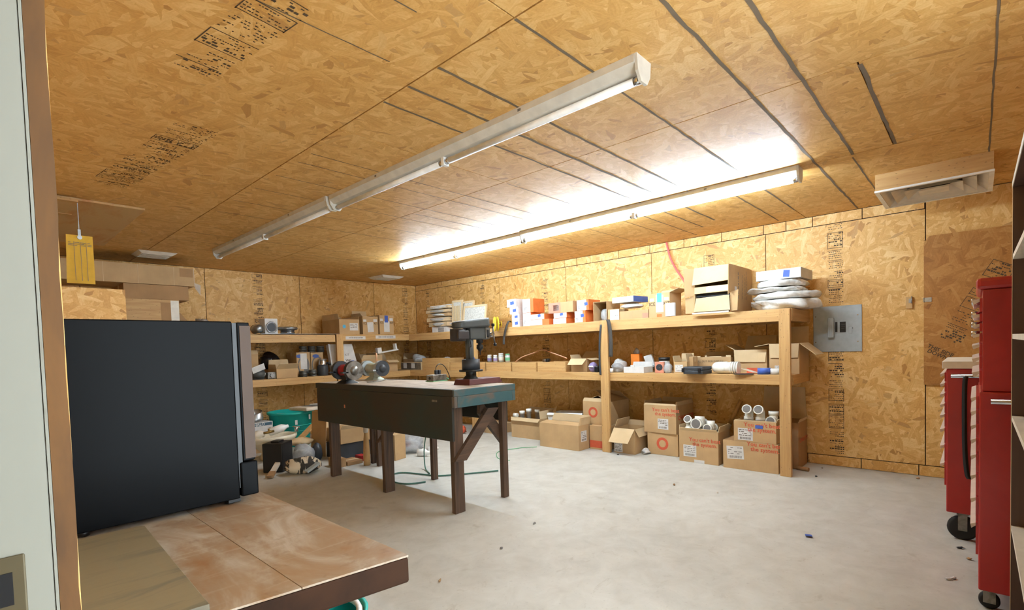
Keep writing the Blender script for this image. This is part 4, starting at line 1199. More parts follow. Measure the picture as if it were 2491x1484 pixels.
for dx, dy, dz, rz, ry, k, r, lb in ((-.03, .13, .045, 0, -1.0, 0, .034, 'elbow at the left rim of the brimming carton'), (.05, .12, -.055, 0, 0, 0, .032, 'elbow next to the leftmost one in the brimming carton'), (-.05, .025, .065, 0, .1, 1, .046, 'wide open tee sitting highest in the brimming carton'), (-.05, -.085, .03, 0, .1, 1, .036, 'tee lying at the right of the brimming carton'), (.05, .02, -.085, 0, 0, 0, .032, 'elbow half buried at the centre of the brimming carton'), (.05, -.1, -.1, 0, 0, 0, .03, 'elbow at the back of the brimming carton')):
    elbow('white ' + lb, (c.x + dx, c.y + dy, h + dz), r, rz, ry, 0, k)
tJ, w, d, hJ = fcarton('R', 'wide torn slogan carton at floor level beside the right post', 1759, 1893, 1076, -.622, .001, .26, 0, closed=False, flaps={}, flen={})
ship_label(tJ, 'f', -w * .27, hJ * .58, .15, .12, .06)
face_text(tJ, 'f', SLOGAN, .052, w * .27, hJ * .85, 'print_red', bold=.0008)
MB().box(-w / 2 + .005, w / 2 - .005, -d / 2 + .005, d / 2 - .005, hJ - .006, hJ - .001).build('inner_lid', 'card_dark', tJ)
tI, w, d, h = fcarton('R', 'slogan carton with blue tape sitting on the wide torn carton', 1785, 1888, 1026, -.615, hJ + .0015, .24, 0, closed=False, flaps={'f': 8, 'r': 20, 'b': -10}, flen={'f': .01, 'r': .03, 'b': .03})
face_text(tI, 'f', SLOGAN, .052, w * .17, h * .72, 'print_red', bold=.0008); ship_label(tI, 'f', -w * .22, h * .36, .13, .11)
decal(tI, 'f', w * .02, w * .2, h * .68, h * .84, 'blue_tape', 'tape', n0=.002, n1=.003)
c = tI.location
for dx, dy, dz, rz, ry, k, lb in ((.0, .08, .06, 0, -1.25, 0, 'left of the two elbows standing out of the taped slogan carton'), (.0, -.02, .06, 0, -1.25, 0, 'right of the two elbows standing out of the taped slogan carton'), (.0, -.12, .0, 0, .1, 0, 'elbow lying behind the pair in the taped slogan carton')):
    elbow('white ' + lb, (c.x + dx, c.y + dy, h + tI.location.z + dz), .036, rz, ry, 0, k)
# big carton in the corner by the shelf end, its tall flap up
p0, p1 = up(1926, 1140, Z_, .0), up(1946, 1137, Z_, 0)
tK = carton('large carton at the end of the right shelf, its tall flap raised', (-.18, -5.85, .001), .39, .31, .42, -PI / 2, 'card_dark', closed=False, flaps={'b': 4, 'r': 20, 'l': 15}, flen={'b': .3, 'r': .03, 'l': .03})
face_text(tK, 'r', 'CHARLOTTE', .05, .03, .25, 'print_red', bold=.0015)
# stick leaning between the cartons
a, b = up(1803, 974, X_, -.04), up(1766, 1050, X_, -.12)
b = a + (b - a) * ((a.z - .02) / (a.z - b.z))
st = thing('wooden_dowel', 'round wooden dowel with white end leaning behind the taped carton', 'dowel', (0, 0, 0))
MB().cyl(tuple(a), tuple(a.lerp(b, .45)), .021).build('shaft', 'pine_Z', st); MB().cyl(tuple(a.lerp(b, .44)), tuple(b), .023).build('sleeve', 'pvc', st)
p = up(1572, 1104, Z_, 0)
solid('paper_wad', MB().blob((0, 0, .02), (.05, .04, .03), 12, 8, .4, 12, -.02), 'white_paper', 'crumpled white paper on the floor between two cartons', 'paper', None, (p.x, p.y, .002))
p = up(1938, 1140, Z_, 0)
solid('wood_scrap', MB().cyl((0, -.05, .018), (.02, .05, .018), .018, n=10), 'card_dark', 'small brown scrap of wood at the foot of the right post', 'scrap', None, (p.x - .06, p.y - .06, .0))

# ================================================================== things on the floor
a = [up(x, y, Z_, .006) for x, y in ((1306, 1087), (1285, 1088), (1262, 1090), (1215, 1098), (1208, 1108), (1216, 1117), (1240, 1120))]
solid('garden_cord', MB().tube(smooth_path(a), .004, 6), 'green_cord', 'thin green cord on the floor leading to the long carton', 'cord')
a = [up(x, y, Z_, .009) for x, y in ((1212, 1145), (1150, 1151), (1090, 1156), (1058, 1157), (1020, 1153), (985, 1150), (962, 1152), (950, 1160), (958, 1172), (985, 1177), (1015, 1175), (1035, 1172))]
up1 = [Vector((-2.50, -3.56, .009)), Vector((-2.50, -3.50, .03)), Vector((-2.52, -3.42, .14)), Vector((-2.47, -3.52, .45)), Vector((-2.43, -3.6, .88))]
solid('hose', MB().tube(smooth_path(a), .007, 8), 'green_hose', 'dark green hose coiled on the floor under the workbench', 'hose')
b = [up(1045, 1152, Z_, .008), up(1034, 1135, Z_, .03), Vector((-2.30, -3.15, .25)), Vector((-2.38, -3.4, .6)), Vector((-2.42, -3.58, .86)), Vector((-2.445, -3.6, .90))]
solid('power_cord', MB().tube(smooth_path(b), .006, 8), 'green_hose', 'green power cord hanging from the outlet box to the floor', 'cord')
p = up(1967, 1305, Z_, 0)
solid('tape_scrap', MB().cb((0, 0, .004), (.05, .035, .002), (0, .15, .3)), 'blue_tape', 'scrap of blue tape on the open floor', 'tape', None, (p.x, p.y, .003))
rr = random.Random(8)
for k, (px, py, m) in enumerate(((1503, 1107, 'black_plastic'), (1070, 1415, 'card_dark'), (2336, 1335, 'charcoal'), (2358, 1362, 'card_dark'), (1220, 1335, 'print_grey'), (1745, 1200, 'off_white'), (2233, 1165, 'card_dark'), (2000, 1140, 'card_dark'), (1985, 1160, 'charcoal'), (2308, 1411, 'white_paper'), (2320, 1409, 'white_paper'), (1300, 1275, 'print_grey'), (1640, 1180, 'card_dark'))):
    p = up(px, py, Z_, 0)
    mb = MB().blob((0, 0, .006), (rr.uniform(.008, .018), rr.uniform(.005, .010), .005), 8, 6, .4, k, -.006)
    solid('floor_debris', mb, m, 'small crumb of debris on the concrete floor', 'debris', 'crumbs of debris on the floor', (p.x, p.y, .0005), (0, 0, rr.uniform(0, 3)))
# ================================================================== back wall, upper shelf
def can_light(label, px, py, yf, rot, k=1):
    p = up(px, py, Y_, yf)
    t = thing('can_light', label, 'light housing', (p.x - .03, yf, ZU + .066), 0, None, rot)
    MB().lathe([(.052, 0), (.05, .1), (.03, .12), (0, .12)], 20).build('housing', 'galvanised', t)
    MB().lathe([(.045, .002), (.052, 0), (.058, -.006), (.045, -.006)], 20).build('trim_ring', 'chrome', t)
can_light('shiny metal can light lying beside the fridge on the upper back shelf', 626, 803, -.5, (PI / 2, 0, .2))
t, w, d, h = fcarton('B', 'white box with a round metal housing on the upper back shelf', 644, 675, 775, -.6, ZU + .006, .16, .0, mat='white_paper', name='fixture_box')
M = fmat(t, 'f')
MB().lathe([(.068, 0), (.072, .01), (.06, .012), (.056, -.02), (0, -.02)], 28, M @ Matrix.Translation((0, h * .42, .004))).build('trim_ring', 'galvanised', t)
MB().lathe([(0, 0), (.055, 0)], 28, M @ Matrix.Translation((0, h * .42, .002))).build('opening', 'charcoal', t)
face_text(t, 'f', 'HALO', .022, 0, h * .8, 'print_grey')
p = up(699, 800, Y_, -.5)
t = thing('round_fixture', 'round brushed metal fixture with wide rim on the upper back shelf', 'light housing', (p.x, -.5, ZU + .006))
MB().lathe([(0, 0), (.085, 0), (.085, .05), (.12, .058), (.128, .075), (.115, .092), (0, .098)], 32).build('housing', 'galvanised', t)
MB().lathe([(.087, .01), (.092, .012), (.092, .02), (.087, .022)], 32).build('band', 'chrome', t)
t, w, d, h = fcarton('B', 'wide carton with tall side flap and blue dot on the upper back shelf', 825, 874, 777, -.62, ZU + .001, .5, 0, closed=False, flaps={'l': 3, 'f': -80, 'r': 20, 'b': 5}, flen={'l': .08, 'r': .05, 'b': .06, 'f': .1})
ship_label(t, 'f', w * .22, h * .5, w * .42, h * .5, 0, False)
MB().lathe([(0, .001), (.026, .001)], 20, fmat(t, 'f') @ Matrix.Translation((-w * .26, h * .52, 0))).build('blue_dot', 'tape_cyan', t)
for a_, b_, yt, lb, fl, nm in ((882, 919, 770, 'kit carton with raised flap and white tag, beside the wide carton', {'b': 5, 'l': 30}, 0), (923, 957, 767, 'kit carton with blue tape and white tag, last before the corner', {}, 1)):
    t, w, d, h = fcarton('B', lb, a_, b_, yt, -.62, ZU + .001, .3, 0, closed=not fl, flaps=fl, flen={'b': .1, 'l': .05}, group='kit cartons on the upper back shelf')
    decal(t, 'f', -w * .2, w * .2, h * .12, h * .68, 'white_paper', 'tag', skew=.06 if not nm else 0)
    face_text(t, 'f', 'ICE', .042, -w * .34, h * .6, 'print_black', bold=.0004); face_text(t, 'f', 'KIT', .042, w * .36, h * .6, 'print_black', bold=.0004)
    decal(t, 'f', -w * .46, -w * .26, h * .7, h * .82, 'white_paper', 'sticker'); decal(t, 'f', w * .2, w * .45, h * .7, h * .85, 'white_paper', 'sticker')
    if nm: decal(t, 'f', -w * .14, w * .1, h * .62, h * .98, 'blue_tape', 'tape', n0=.0013, n1=.002)
# carton stack on the upper back shelf at far left, up to the ceiling
t, w, d, h = fcarton('B', 'plain wooden crate with a white end at the bottom of the far left stack', 305, 436, 728, -.64, ZU + .001, .45, name='crate', mat='pine_X')
decal(t, 'f', w * .33, w * .49, 0, h * .98, 'wood_white', 'white_end'); decal(t, 'f', w * .14, w * .33, .0, h * .92, 'card_dark', 'stained_board')
zc = ZU + h + .003
f_ = fit('B', 300, 458, 690, -.62, zc, .5)
t = carton('flattened dark carton under the long carton of the far left stack', (f_.loc.x, -.37, zc), f_.w, .5, .16, 0.0, 'card_dark')
zc += .163
t = carton('long taped carton lying on top of the far left stack near the ceiling', (-4.15, -.37, zc), 1.17, .52, 2.19 - zc, 0, 'card')
w, d, h = t['_dim']
for x in (-.2, .05, .33): MB().box(w * x, w * x + .004, -d / 2 - .0008, -d / 2, 0, h).build('crease', 'card_light', t)
MB().box(w * .5, w * .5 + .002, -d / 2, d / 2, 0, h).build('end_panel', 'white_paper', t)
decal(t, 'f', w * .38, w * .49, h * .5, h * .96, 'card_dark', 'tape_patch')
MB().add([(w * .5 + .003, -d / 2, h * .2), (w * .5 + .06, -d / 2 - .01, h * .1), (w * .5 + .05, -d / 2 - .02, -.1), (w * .5 + .006, -d / 2, -.02)], [(0, 1, 2, 3)]).build('torn_wrap', 'clear_bag', t)
a_ = up(437, 735, Y_, -.63); b_ = up(481, 768, Y_, -.63)
MBt = MB().prism([(0, 0), (b_.x - a_.x, .0), (b_.x - a_.x - .02, .04), (.0, .24)], 0, .3, Matrix(((1, 0, 0, 0), (0, 0, 1, 0), (0, 1, 0, 0), (0, 0, 0, 1))))
solid('cardboard_wedge', MBt, 'card_dark', 'wedge of folded cardboard beside the crate on the upper back shelf', 'cardboard', None, (a_.x, -.62, ZU + .001))
bag('crumpled clear film lying beside the cardboard wedge', (b_.x + .09, -.4, ZU + .001), (.08, .12, .1), 'clear_bag', .35, 15)
# OSB divider and yellow sheet behind the fridge
f_ = up(305, 720, Y_, -2.9)
zt = up(230, 701, Y_, -2.9).z
dv = solid('divider_board', MB().box(0, f_.x - XW - .005, 0, zt, -.011, 0), 'osb_wall', 'upright OSB divider board behind the fridge, against the left wall', 'panel')
dv.matrix_world = fr('B', (XW + .005, -2.9, 0))
y = -2.63
A, B = up(160, 569, Y_, y), up(232, 692, Y_, y)
ysht = thing('yellow_sheet', 'yellow paper sheet hanging from a clip under the ceiling hatch', 'paper', (A.x, y, B.z))
w, h = B.x - A.x, A.z - B.z
MB().add([(-.01, 0, 0), (w, -.008, 0), (w, 0, h), (0, 0, h), (-.01, .001, 0), (w, -.007, 0), (w, .001, h), (0, .001, h)], [(0, 1, 2, 3), (7, 6, 5, 4), (0, 4, 5, 1), (1, 5, 6, 2), (2, 6, 7, 3), (3, 7, 4, 0)]).build('sheet', 'yellow_paper', ysht)
q = MB(); rr = random.Random(2)
for k in (.26, .5, .72): q.box(w * k, w * k + .0025, -.009, -.008, h * .06, h * .86)
for k in range(4):
    for r in range(3): q.box(w * (.06 + .24 * k), w * (.06 + .24 * k) + rr.uniform(.012, .03), -.005, -.004, h * (.78 + .03 * r), h * (.79 + .03 * r))
q.build('handwriting', 'print_grey', ysht)
MB().cyl((w * .5, -.01, h - .015), (w * .5, .006, h - .015), .014, n=12).box(w * .5 - .008, w * .5 + .008, -.006, .004, h - .02, h + .04).build('clip', 'galvanised', ysht)
MB().box(w * .5 - .002, w * .5 + .002, 0, .004, h + .035, H - .038 - B.z).build('hanger', 'galvanised', ysht)

# ================================================================== back wall, lower shelf
_xa, _xb = up(646, 850, Y_, -.27).x, up(698, 850, Y_, -.27).x
bag('dark plastic bag at the back of the lower back shelf', ((_xa + _xb) / 2 - .045, -.16, ZL + .114), (.13, .1, .13), 'dark_bag', .1, 41)
carton('flat carton under the dark bag on the lower back shelf', ((_xa + _xb) / 2, -.155, ZL + .001), _xb - _xa, .2, .11, 0, 'card')
bag('crumpled greenish clear bag beside the metal rings', (_xb - .028, -.14, ZL + .114), (.018, .04, .045), 'green_bag', .12, 42)
t, w, d, h = fcarton('B', 'open carton with a bent flap at the left of the lower back shelf', 673, 724, 897, -.62, ZL + .001, .26, 0, closed=False, flaps={'b': 0, 'f': 50, 'l': 5, 'r': -25}, flen={'b': .12, 'f': .1, 'l': .06, 'r': .05})
for a_, b_, yt, lb, sd in ((721, 754, 857, 'carton printed with a grey machine, left of the pair', 1), (756, 786, 857, 'carton printed with a blue oval, right of the pair', 2)):
    t, w, d, h = fcarton('B', lb, a_, b_, yt, -.46, ZL + .001, .3, 0, mat='card')
    M = fmat(t, 'f')
    MB().lathe([(0, .001), (.042, .001)], 24, M @ Matrix.Translation((-w * .28 + (.0 if sd == 1 else .03), h * .84, 0)) @ Matrix.Diagonal((1.1, .6, 1, 1))).build('blue_oval', 'blue_print', t)
    MB().lathe([(.060, .0008), (.075, .0008)], 24, M @ Matrix.Translation((0, h * .45, 0)) @ Matrix.Diagonal((1.1, 1.7, 1, 1))).build('arc_print', 'print_grey', t)
    if sd == 1:
        decal(t, 'f', -w * .22, w * .26, h * .3, h * .95, 'white_paper', 'tag', n0=.0013, n1=.002)
        decal(t, 'f', 0, w * .38, .03, h * .66, 'print_grey', 'picture')
    hb = ZL + h + .002
def ring_can(label, px, yf, zb, r, h, m='grey_cast'):
    p = up(px, 850, Y_, yf)
    t = thing('metal_can', label, 'can', (p.x, yf, zb), 0, 'dark metal cans on the lower back shelf')
    MB().lathe([(0, 0), (r, 0), (r, h), (r * .9, h + .004), (0, h + .004)], 24).build('body', m, t)
    for z in (.06, .45, .85): MB().lathe([(r, h * z), (r + .004, h * (z + .03)), (r + .004, h * (z + .12)), (r, h * (z + .14))], 24).build('band', 'steel_dirty', t)
ring_can('left dark metal can on the printed cartons', 737, -.36, hb, .05, .085); ring_can('middle dark metal can on the printed cartons', 758, -.36, hb, .05, .085); ring_can('right dark metal can on the printed cartons', 779, -.36, hb, .05, .085)
ring_can('low dark metal can in front of the machine carton', 735, -.56, ZL + .001, .05, .075); ring_can('low dark metal can between its twin and the disposer', 758, -.56, ZL + .001, .05, .085)
p = up(785, 890, Y_, -.56)
t = thing('waste_disposer', 'dark grey waste disposer unit with a shiny neck on the lower shelf', 'appliance', (p.x, -.56, ZL + .001))
MB().lathe([(0, 0), (.066, .0), (.07, .01), (.07, .13), (.055, .15), (0, .15)], 26).build('motor_housing', 'charcoal', t)
MB().lathe([(.055, .15), (.055, .18), (.045, .2), (.045, .215), (.062, .22), (.062, .23), (0, .23)], 26).build('neck', 'chrome', t)
MB().tube([(.04, -.02, .17), (.075, -.04, .17), (.08, -.04, .14)], .018, 10).build('outlet', 'black_plastic', t)
# motors and clutter next to the fridge
p = up(630, 905, Y_, -.55)
t = thing('electric_motor', 'dusty electric motor at the left end of the lower back shelf', 'motor', (p.x, -.55, ZL + .001))
MB().cyl((-.08, 0, .065), (.05, -.02, .065), .06, n=20).build('housing', 'grey_cast', t); MB().cyl((.05, -.02, .065), (.068, -.022, .065), .03, n=16).build('end_bell', 'steel_dirty', t); MB().box(-.09, .04, -.05, .05, 0, .012).build('foot', 'dark_iron', t)
p = up(660, 915, Y_, -.6)
t = thing('small_motor', 'small square-faced motor beside the open carton', 'motor', (p.x, -.58, ZL + .001))
MB().box(-.05, .05, -.04, .05, 0, .085).build('housing', 'steel_dirty', t, bev=.008); MB().cyl((0, -.04, .045), (0, -.06, .045), .025, n=16).build('shaft_boss', 'galvanised', t)
t, w, d, h = fcarton('B', 'carton with peeling white label at the far left of the lower back shelf', 600, 628, 862, -.4, ZL + .001, .28, .0, closed=False, flaps={'r': 20, 'f': 5}, flen={'r': .06, 'f': .05})
solid('label_card', MB().cb((0, 0, .06), (.16, .002, .08), (.25, 0, 0)), 'white_paper', 'white card with print leaning on the dusty motor', 'card', None, (up(634, 895, Y_, -.64).x - .0, -.625, ZL + .085), (0, -.35, 0))
# white flat box leaning behind the post
A, B = up(801, 840, Y_, -.5), up(868, 888, Y_, -.5)
t = thing('white_box', 'large flat white box leaning behind the back shelf post', 'box', ((A.x + B.x) / 2, -.54, ZL + .012), 0, None, (-.16, 0, 0))
w, h = B.x - A.x, .42
t['_dim'] = (w, .07, h)
MB().add([(-w / 2 + .0, -.035, 0), (w / 2, -.035, 0), (w / 2, .035, 0), (-w / 2, .035, 0), (-w / 2 - .02, -.035, h), (w / 2 - .07, -.035, h), (w / 2 - .07, .035, h), (-w / 2 - .02, .035, h)], [(3, 2, 1, 0), (4, 5, 6, 7), (0, 1, 5, 4), (1, 2, 6, 5), (2, 3, 7, 6), (3, 0, 4, 7)]).build('body', 'white_paper', t)
face_text(t, 'f', 'KIT', .045, w * .1, h * .62, 'print_grey', rot=0); face_text(t, 'f', 'WK', .05, w * .12, h * .42, 'print_black', rot=-.1, bold=.001)
decal(t, 'f', w * .22, w * .34, h * .34, h * .42, 'blue_tape', 'tape')
for k in range(5): decal(t, 'f', -w * .48, -w * .44, h * .1 + .04 * k, h * .12 + .04 * k, 'print_black', 'perforation') if k < 3 else None
# cartons towards the corner
t, w, d, h = fcarton('B', 'wide open carton behind the grey bench grinder', 880, 930, 874, -.52, ZL + .001, .4, 0, closed=False, flaps={'f': 25, 'l': 15, 'b': 5, 'r': -25}, flen={'f': .07, 'l': .1, 'b': .08, 'r': .1})
t, w, d, h = fcarton('B', 'light carton with folded flap right of the wide open carton', 940, 967, 876, -.60, ZL + .001, .3, .0, closed=False, flaps={'f': 120, 'b': 30}, flen={'f': .07})
A, B = up(919, 853, Y_, -.52), up(969, 848, Y_, -.52)
br = thing('white_bracket', 'white plastic bracket lying across the cartons above the grinders', 'bracket', (A.x, -.50, up(925, 862, Y_, -.5).z + .01), 0, None, (0, -.13, 0))
L = B.x - A.x
MB().box(0, L, -.03, .03, 0, .02).build('rail', 'white_plastic', br); MB().box(0, .07, -.03, .03, .02, .085).build('foot', 'white_plastic', br); MB().box(L - .05, L - .02, -.03, .03, .02, .11).build('foot', 'white_plastic', br)
# corner goods
t = carton('dark carton with an upright back flap in the shelf corner', (-.25, -.28, ZL + .001), .3, .3, .17, -PI / 4 * 0, 'card_dark', closed=False, flaps={'b': 0, 'f': 30}, flen={'b': .1, 'f': .05})
A, B = up(976, 890, X_, -.60), up(1024, 890, X_, -.60)
t = carton('long grey taped carton with white labels in the shelf corner', (-.50, (A.y + B.y) / 2, ZL + .001), abs(A.y - B.y), .2, .125, -PI / 2, 'card_light', name='taped_carton')
w, d, h = t['_dim']
decal(t, 'f', -w / 2, w / 2, .01, h - .01, 'galvanised', 'duct_tape')
for u in (-.3, .1): decal(t, 'f', w * u - .04, w * u + .05, .03, h - .015, 'white_paper', 'label', n0=.0013, n1=.002)
bag('clear bag of rings lying on the taped corner carton', (-.48, (A.y + B.y) / 2 - .06, ZL + .128), (.09, .12, .06), 'clear_bag', .3, 44)

# ================================================================== pile on the floor below the back shelf
tub = thing('plastic_tub', 'big teal plastic tub on the floor below the back shelf', 'tub', (-2.55, -.66, 0))
R0, R1, hh = .20, .275, .445
MB().lathe([(0, .004), (R0, .004), (R0 + .01, .02), (R1 - .012, hh - .03), (R1, hh - .03), (R1 + .008, hh - .02), (R1 + .008, hh), (R1 - .008, hh), (R0 - .004, .012), (0, .012)], 44).build('shell', 'old_tub', tub)
for k, z in enumerate((.2, .27)): MB().lathe([(R0 + .012 + (R1 - R0) * z / hh, z), (R0 + .015 + (R1 - R0) * z / hh, z + .004), (R0 + .012 + (R1 - R0) * z / hh, z + .008)], 44).build('rib', 'old_tub', tub)
for a_, z in ((-1.75, .32), (-1.05, .37)): 
    r_ = R0 + (R1 - R0) * z / hh + .012
    MB().cb((math.cos(a_) * r_, math.sin(a_) * r_, z), (.03, .004, .06), (0, 0, a_ + PI / 2)).build('sticker', 'white_paper', tub)
A = up(756, 982, Y_, -.75)
cs = thing('white_casing', 'grey and white appliance casing laid across the teal tub', 'casing', (A.x + .02, -.80, hh + .005), 0, None, (0, .03, .3))
MB().box(-.27, .2, -.16, .16, 0, .045).build('pan', 'off_white', cs, bev=.015); MB().box(-.12, .08, -.1, .1, .045, .049).build('filter_panel', 'print_grey', cs)
MB().box(.06, .2, -.168, .162, .0, .06).build('front_rail', 'white_plastic', cs, bev=.015)
solid('white_board', MB().cb((0, 0, 0), (.2, .02, .1), (.5, .1, 0)), 'off_white', 'white board sticking out of the teal tub', 'board', None, (-2.62, -.62, hh - .075))
dh = thing('ribbed_hose', 'grey ribbed duct hose squashed beside the teal tub', 'hose', (0, 0, 0))
pth = smooth_path([(-2.18, -.66, .33), (-2.16, -.78, .33), (-2.07, -.83, .33), (-1.99, -.79, .33), (-1.97, -.68, .33)], 9)
MB().tube(pth, [.075 if k % 2 else .066 for k in range(len(pth))], 14, sm=False).build('tube', 'steel_dirty', dh)
crt = carton('tall plain carton standing behind the workbench, under the hose', (-2.08, -.76, .001), .3, .32, .25, 0, 'card_dark')
solid('black_bucket', MB().lathe([(0, 0), (.1, 0), (.12, .28), (.115, .28), (.095, .01), (0, .01)], 20), 'black_plastic', 'black bucket behind the light fixture carton on the floor', 'bucket', None, (-2.98, -.42, .0))
# printed fixture carton on a box and metal can on it
bs = carton('plain carton under the printed fixture carton', (-3.17, -.72, .001), .42, .3, .19, 0, 'card')
f_ = fit('B', 580, 662, 1029, -.8, .193, .2)
hb = carton('white and blue light fixture carton in the floor pile', (f_.loc.x, -.72, .193), f_.w, .2, f_.h, .06, 'white_paper', name='fixture_carton')
w, d, h = hb['_dim']
decal(hb, 'f', -w / 2, w / 2 - .01, h * .74, h * .96, 'teal_print', 'blue_band'); face_text(hb, 'f', 'HALO', .048, w * .08, h * .85, 'white_paper', bold=.001)
ring(hb, 'f', w * .4, h * .45, .02, 'print_grey', .7)
solid('duct_collar', MB().lathe([(.085, 0), (.09, .004), (.09, .03), (.085, .034), (.085, .1), (.082, .1), (.082, 0)], 28), 'galvanised', 'galvanised duct collar tilted on the fixture carton', 'duct', None, (f_.loc.x + .04, -.70, .193 + h + .03), (.25, -.2, 0))
# basin
sk = thing('wash_basin', 'ivory pedestal basin full of bits on the floor', 'basin', (-3.08, -1.36, -.0))
MB().lathe([(0, .001), (.12, .001), (.13, .03), (.11, .08), (.15, .13), (.24, .2), (.275, .245), (.275, .27), (.252, .275), (.24, .26), (.17, .16), (0, .13)], 40, None, True, 1.0, .8).build('bowl', 'ivory', sk)
solid('white_bottle', MB().lathe([(0, 0), (.045, .004), (.045, .15), (.02, .2), (.018, .22), (0, .22)], 18), 'white_plastic', 'white bottle lying in the basin', 'bottle', None, (-3.10, -1.34, .305), (.1, 1.35, 0))
t = thing('brass_tap', 'brass tap parts lying in the basin', 'tap', (-3.14, -1.46, .30)); MB().cyl((-.06, 0, .02), (.05, 0, .03), .014, n=12).build('spout', 'brass', t); MB().cyl((.0, 0, .02), (.0, .0, .06), .012, n=12).build('stem', 'brass', t)
t = thing('chrome_tap', 'chrome tap handle on the rim of the basin', 'tap', (-2.83, -1.44, .307)); MB().cyl((0, 0, -.02), (0, 0, .03), .02, n=14).build('stem', 'chrome', t); MB().cb((0, 0, .035), (.09, .02, .014), (0, .2, .4)).build('lever', 'chrome', t)
solid('plaster_lump', MB().blob((0, 0, .03), (.07, .06, .045), 14, 8, .15, 4), 'off_white', 'off-white plaster lump lying in the basin', 'lump', None, (-3.2, -1.31, .26))
# loudspeaker
A = up(660, 1162, Z_, 0)
sp = thing('loudspeaker', 'black loudspeaker cabinet standing on the floor before the basin', 'speaker', (-3.27, -1.98, .0), .72)
MB().box(-.11, .11, -.1, .1, .001, .29).build('cabinet', 'black_plastic', sp, bev=.006)
MB().box(.1105, .128, -.095, .095, .01, .285).build('baffle', 'charcoal', sp, bev=.004)
MB().cyl((.128, 0, .13), (.131, 0, .13), .08, n=28).build('woofer', 'black_paint', sp)
MB().box(-.05, .06, -.04, .04, .29, .305).build('top_plate', 'black_plastic', sp)
# long trim pieces
a, b = up(657, 1160, Z_, .02), up(705, 1075, Y_, -1.75)
ts = thing('trim_stick', 'long white trim stick with dark foot slanting over the floor pile', 'stick', (0, 0, 0))
def plank(mb, a, b, w, t_):
    a, b = Vector(a), Vector(b); d_ = (b - a); L = d_.length; d_.normalize()
    s_ = d_.cross(Vector((0, 0, 1))).normalized(); n_ = s_.cross(d_)
    M = Matrix.Identity(4)
    for r in range(3): M[r][0], M[r][1], M[r][2], M[r][3] = d_[r], s_[r], n_[r], a[r]
    return mb.box(0, L, -w / 2, w / 2, -t_ / 2, t_ / 2, M)
plank(MB(), a, b, .05, .02).build('stick', 'off_white', ts); plank(MB(), a, a.lerp(b, .12), .056, .026).build('foot', 'card_dark', ts)
a, b = up(727, 1070, Y_, -1.45), up(790, 1006, Y_, -1.2)
solid('wood_plank', plank(MB(), a, b, .07, .02), 'pine_X', 'pale wooden plank leaning in front of the teal tub', 'plank')
MBk = MB().blob((0, 0, .0), (.13, .11, .045), 16, 8, .15, 9)
solid('kraft_paper', MBk, 'card_light', 'crumpled kraft paper on top of the plastic bag in the floor pile', 'paper', None, tuple(up(733, 1074, Y_, -1.66)))
bag('grey clear plastic bag bulging in the floor pile', (-2.98, -1.93, .001), (.11, .11, .12), 'clear_bag', .12, 51)
zb_ = up(740, 1152, Z_, 0)
solid('zebra_bag', MB().blob((0, 0, .07), (.17, .13, .085), 22, 12, .08, 7, -.07), 'zebra', 'zebra-striped fabric bag on the floor', 'bag', None, (zb_.x + .02, zb_.y + .06, .0), (0, 0, -.4))
solid('tile_board', plank(MB(), up(745, 1148, Y_, -2.46), up(775, 1126, Y_, -2.46), .06, .02), 'panel_grey', 'grey-blue board leaning before the zebra bag', 'board')
solid('blue_sack', MB().blob((0, 0, .09), (.06, .06, .1), 16, 10, .1, 19, -.09), 'charcoal', 'dark blue sack behind the zebra bag', 'sack', None, (-2.80, -1.86, .0))
solid('cardboard_sheet', MB().cb((-2.70, -1.72, .27), (.006, .28, .5), (0, .08, .12)), 'card', 'brown cardboard sheet leaning beside the bench leg', 'cardboard')
# cartons and tools under the far end of the workbench
def gcarton(label, pxl, pxr, pyt, y, d, zb=.001, **kw):
    t, w, d, h = fcarton('B', label, pxl, pxr, pyt, y, zb, d, **kw); return t, h
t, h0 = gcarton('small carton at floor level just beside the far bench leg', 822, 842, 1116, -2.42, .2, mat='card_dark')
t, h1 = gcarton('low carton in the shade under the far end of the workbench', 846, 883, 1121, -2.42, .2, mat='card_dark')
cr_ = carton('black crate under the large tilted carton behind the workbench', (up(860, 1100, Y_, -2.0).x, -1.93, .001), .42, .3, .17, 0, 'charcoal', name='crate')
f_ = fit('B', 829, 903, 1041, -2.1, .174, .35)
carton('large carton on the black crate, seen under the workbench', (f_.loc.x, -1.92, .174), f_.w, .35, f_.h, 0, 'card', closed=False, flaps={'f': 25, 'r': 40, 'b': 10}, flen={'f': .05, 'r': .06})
t, h2 = gcarton('red box standing under the workbench', 878, 894, 1108, -2.35, .12, mat='red_plastic', name='red_box')
a = up(910, 1134, Z_, 0)
bt = thing('wooden_bat', 'pale wooden paddle with a wrapped handle standing under the bench', 'bat', (a.x - .02, a.y + .1, .0))
MB().lathe([(0, 0), (.035, .002), (.036, .1), (.028, .26), (.018, .33), (.018, .34)], 16).build('blade', 'pine_Z', bt); MB().lathe([(.019, .34), (.026, .35), (.026, .52), (0, .525)], 16).build('handle', 'off_white', bt)
a = up(926, 1128, Z_, 0)
solid('grey_board', MB().box(-.02, .02, -.06, .06, 0, .5), 'steel_dirty', 'narrow grey board standing beside the wooden paddle', 'board', None, (a.x + .03, a.y + .05, .0))
solid('dark_post', MB().box(-.02, .02, -.02, .02, 0, .5), 'bench_wood_Z', 'narrow dark stake standing between paddle and grey board', 'stake', None, (a.x - .03, a.y + .09, .0))
t, h3 = gcarton('plain carton in the light beyond the workbench', 950, 983, 1057, -2.62, .3, dyaw=.25)
c = up(1003, 1105, Z_, 0)
bag('clear bag of white bottles on the floor beyond the workbench', (c.x + .05, c.y + .1, .0), (.14, .12, .1), 'clear_bag', .25, 61)
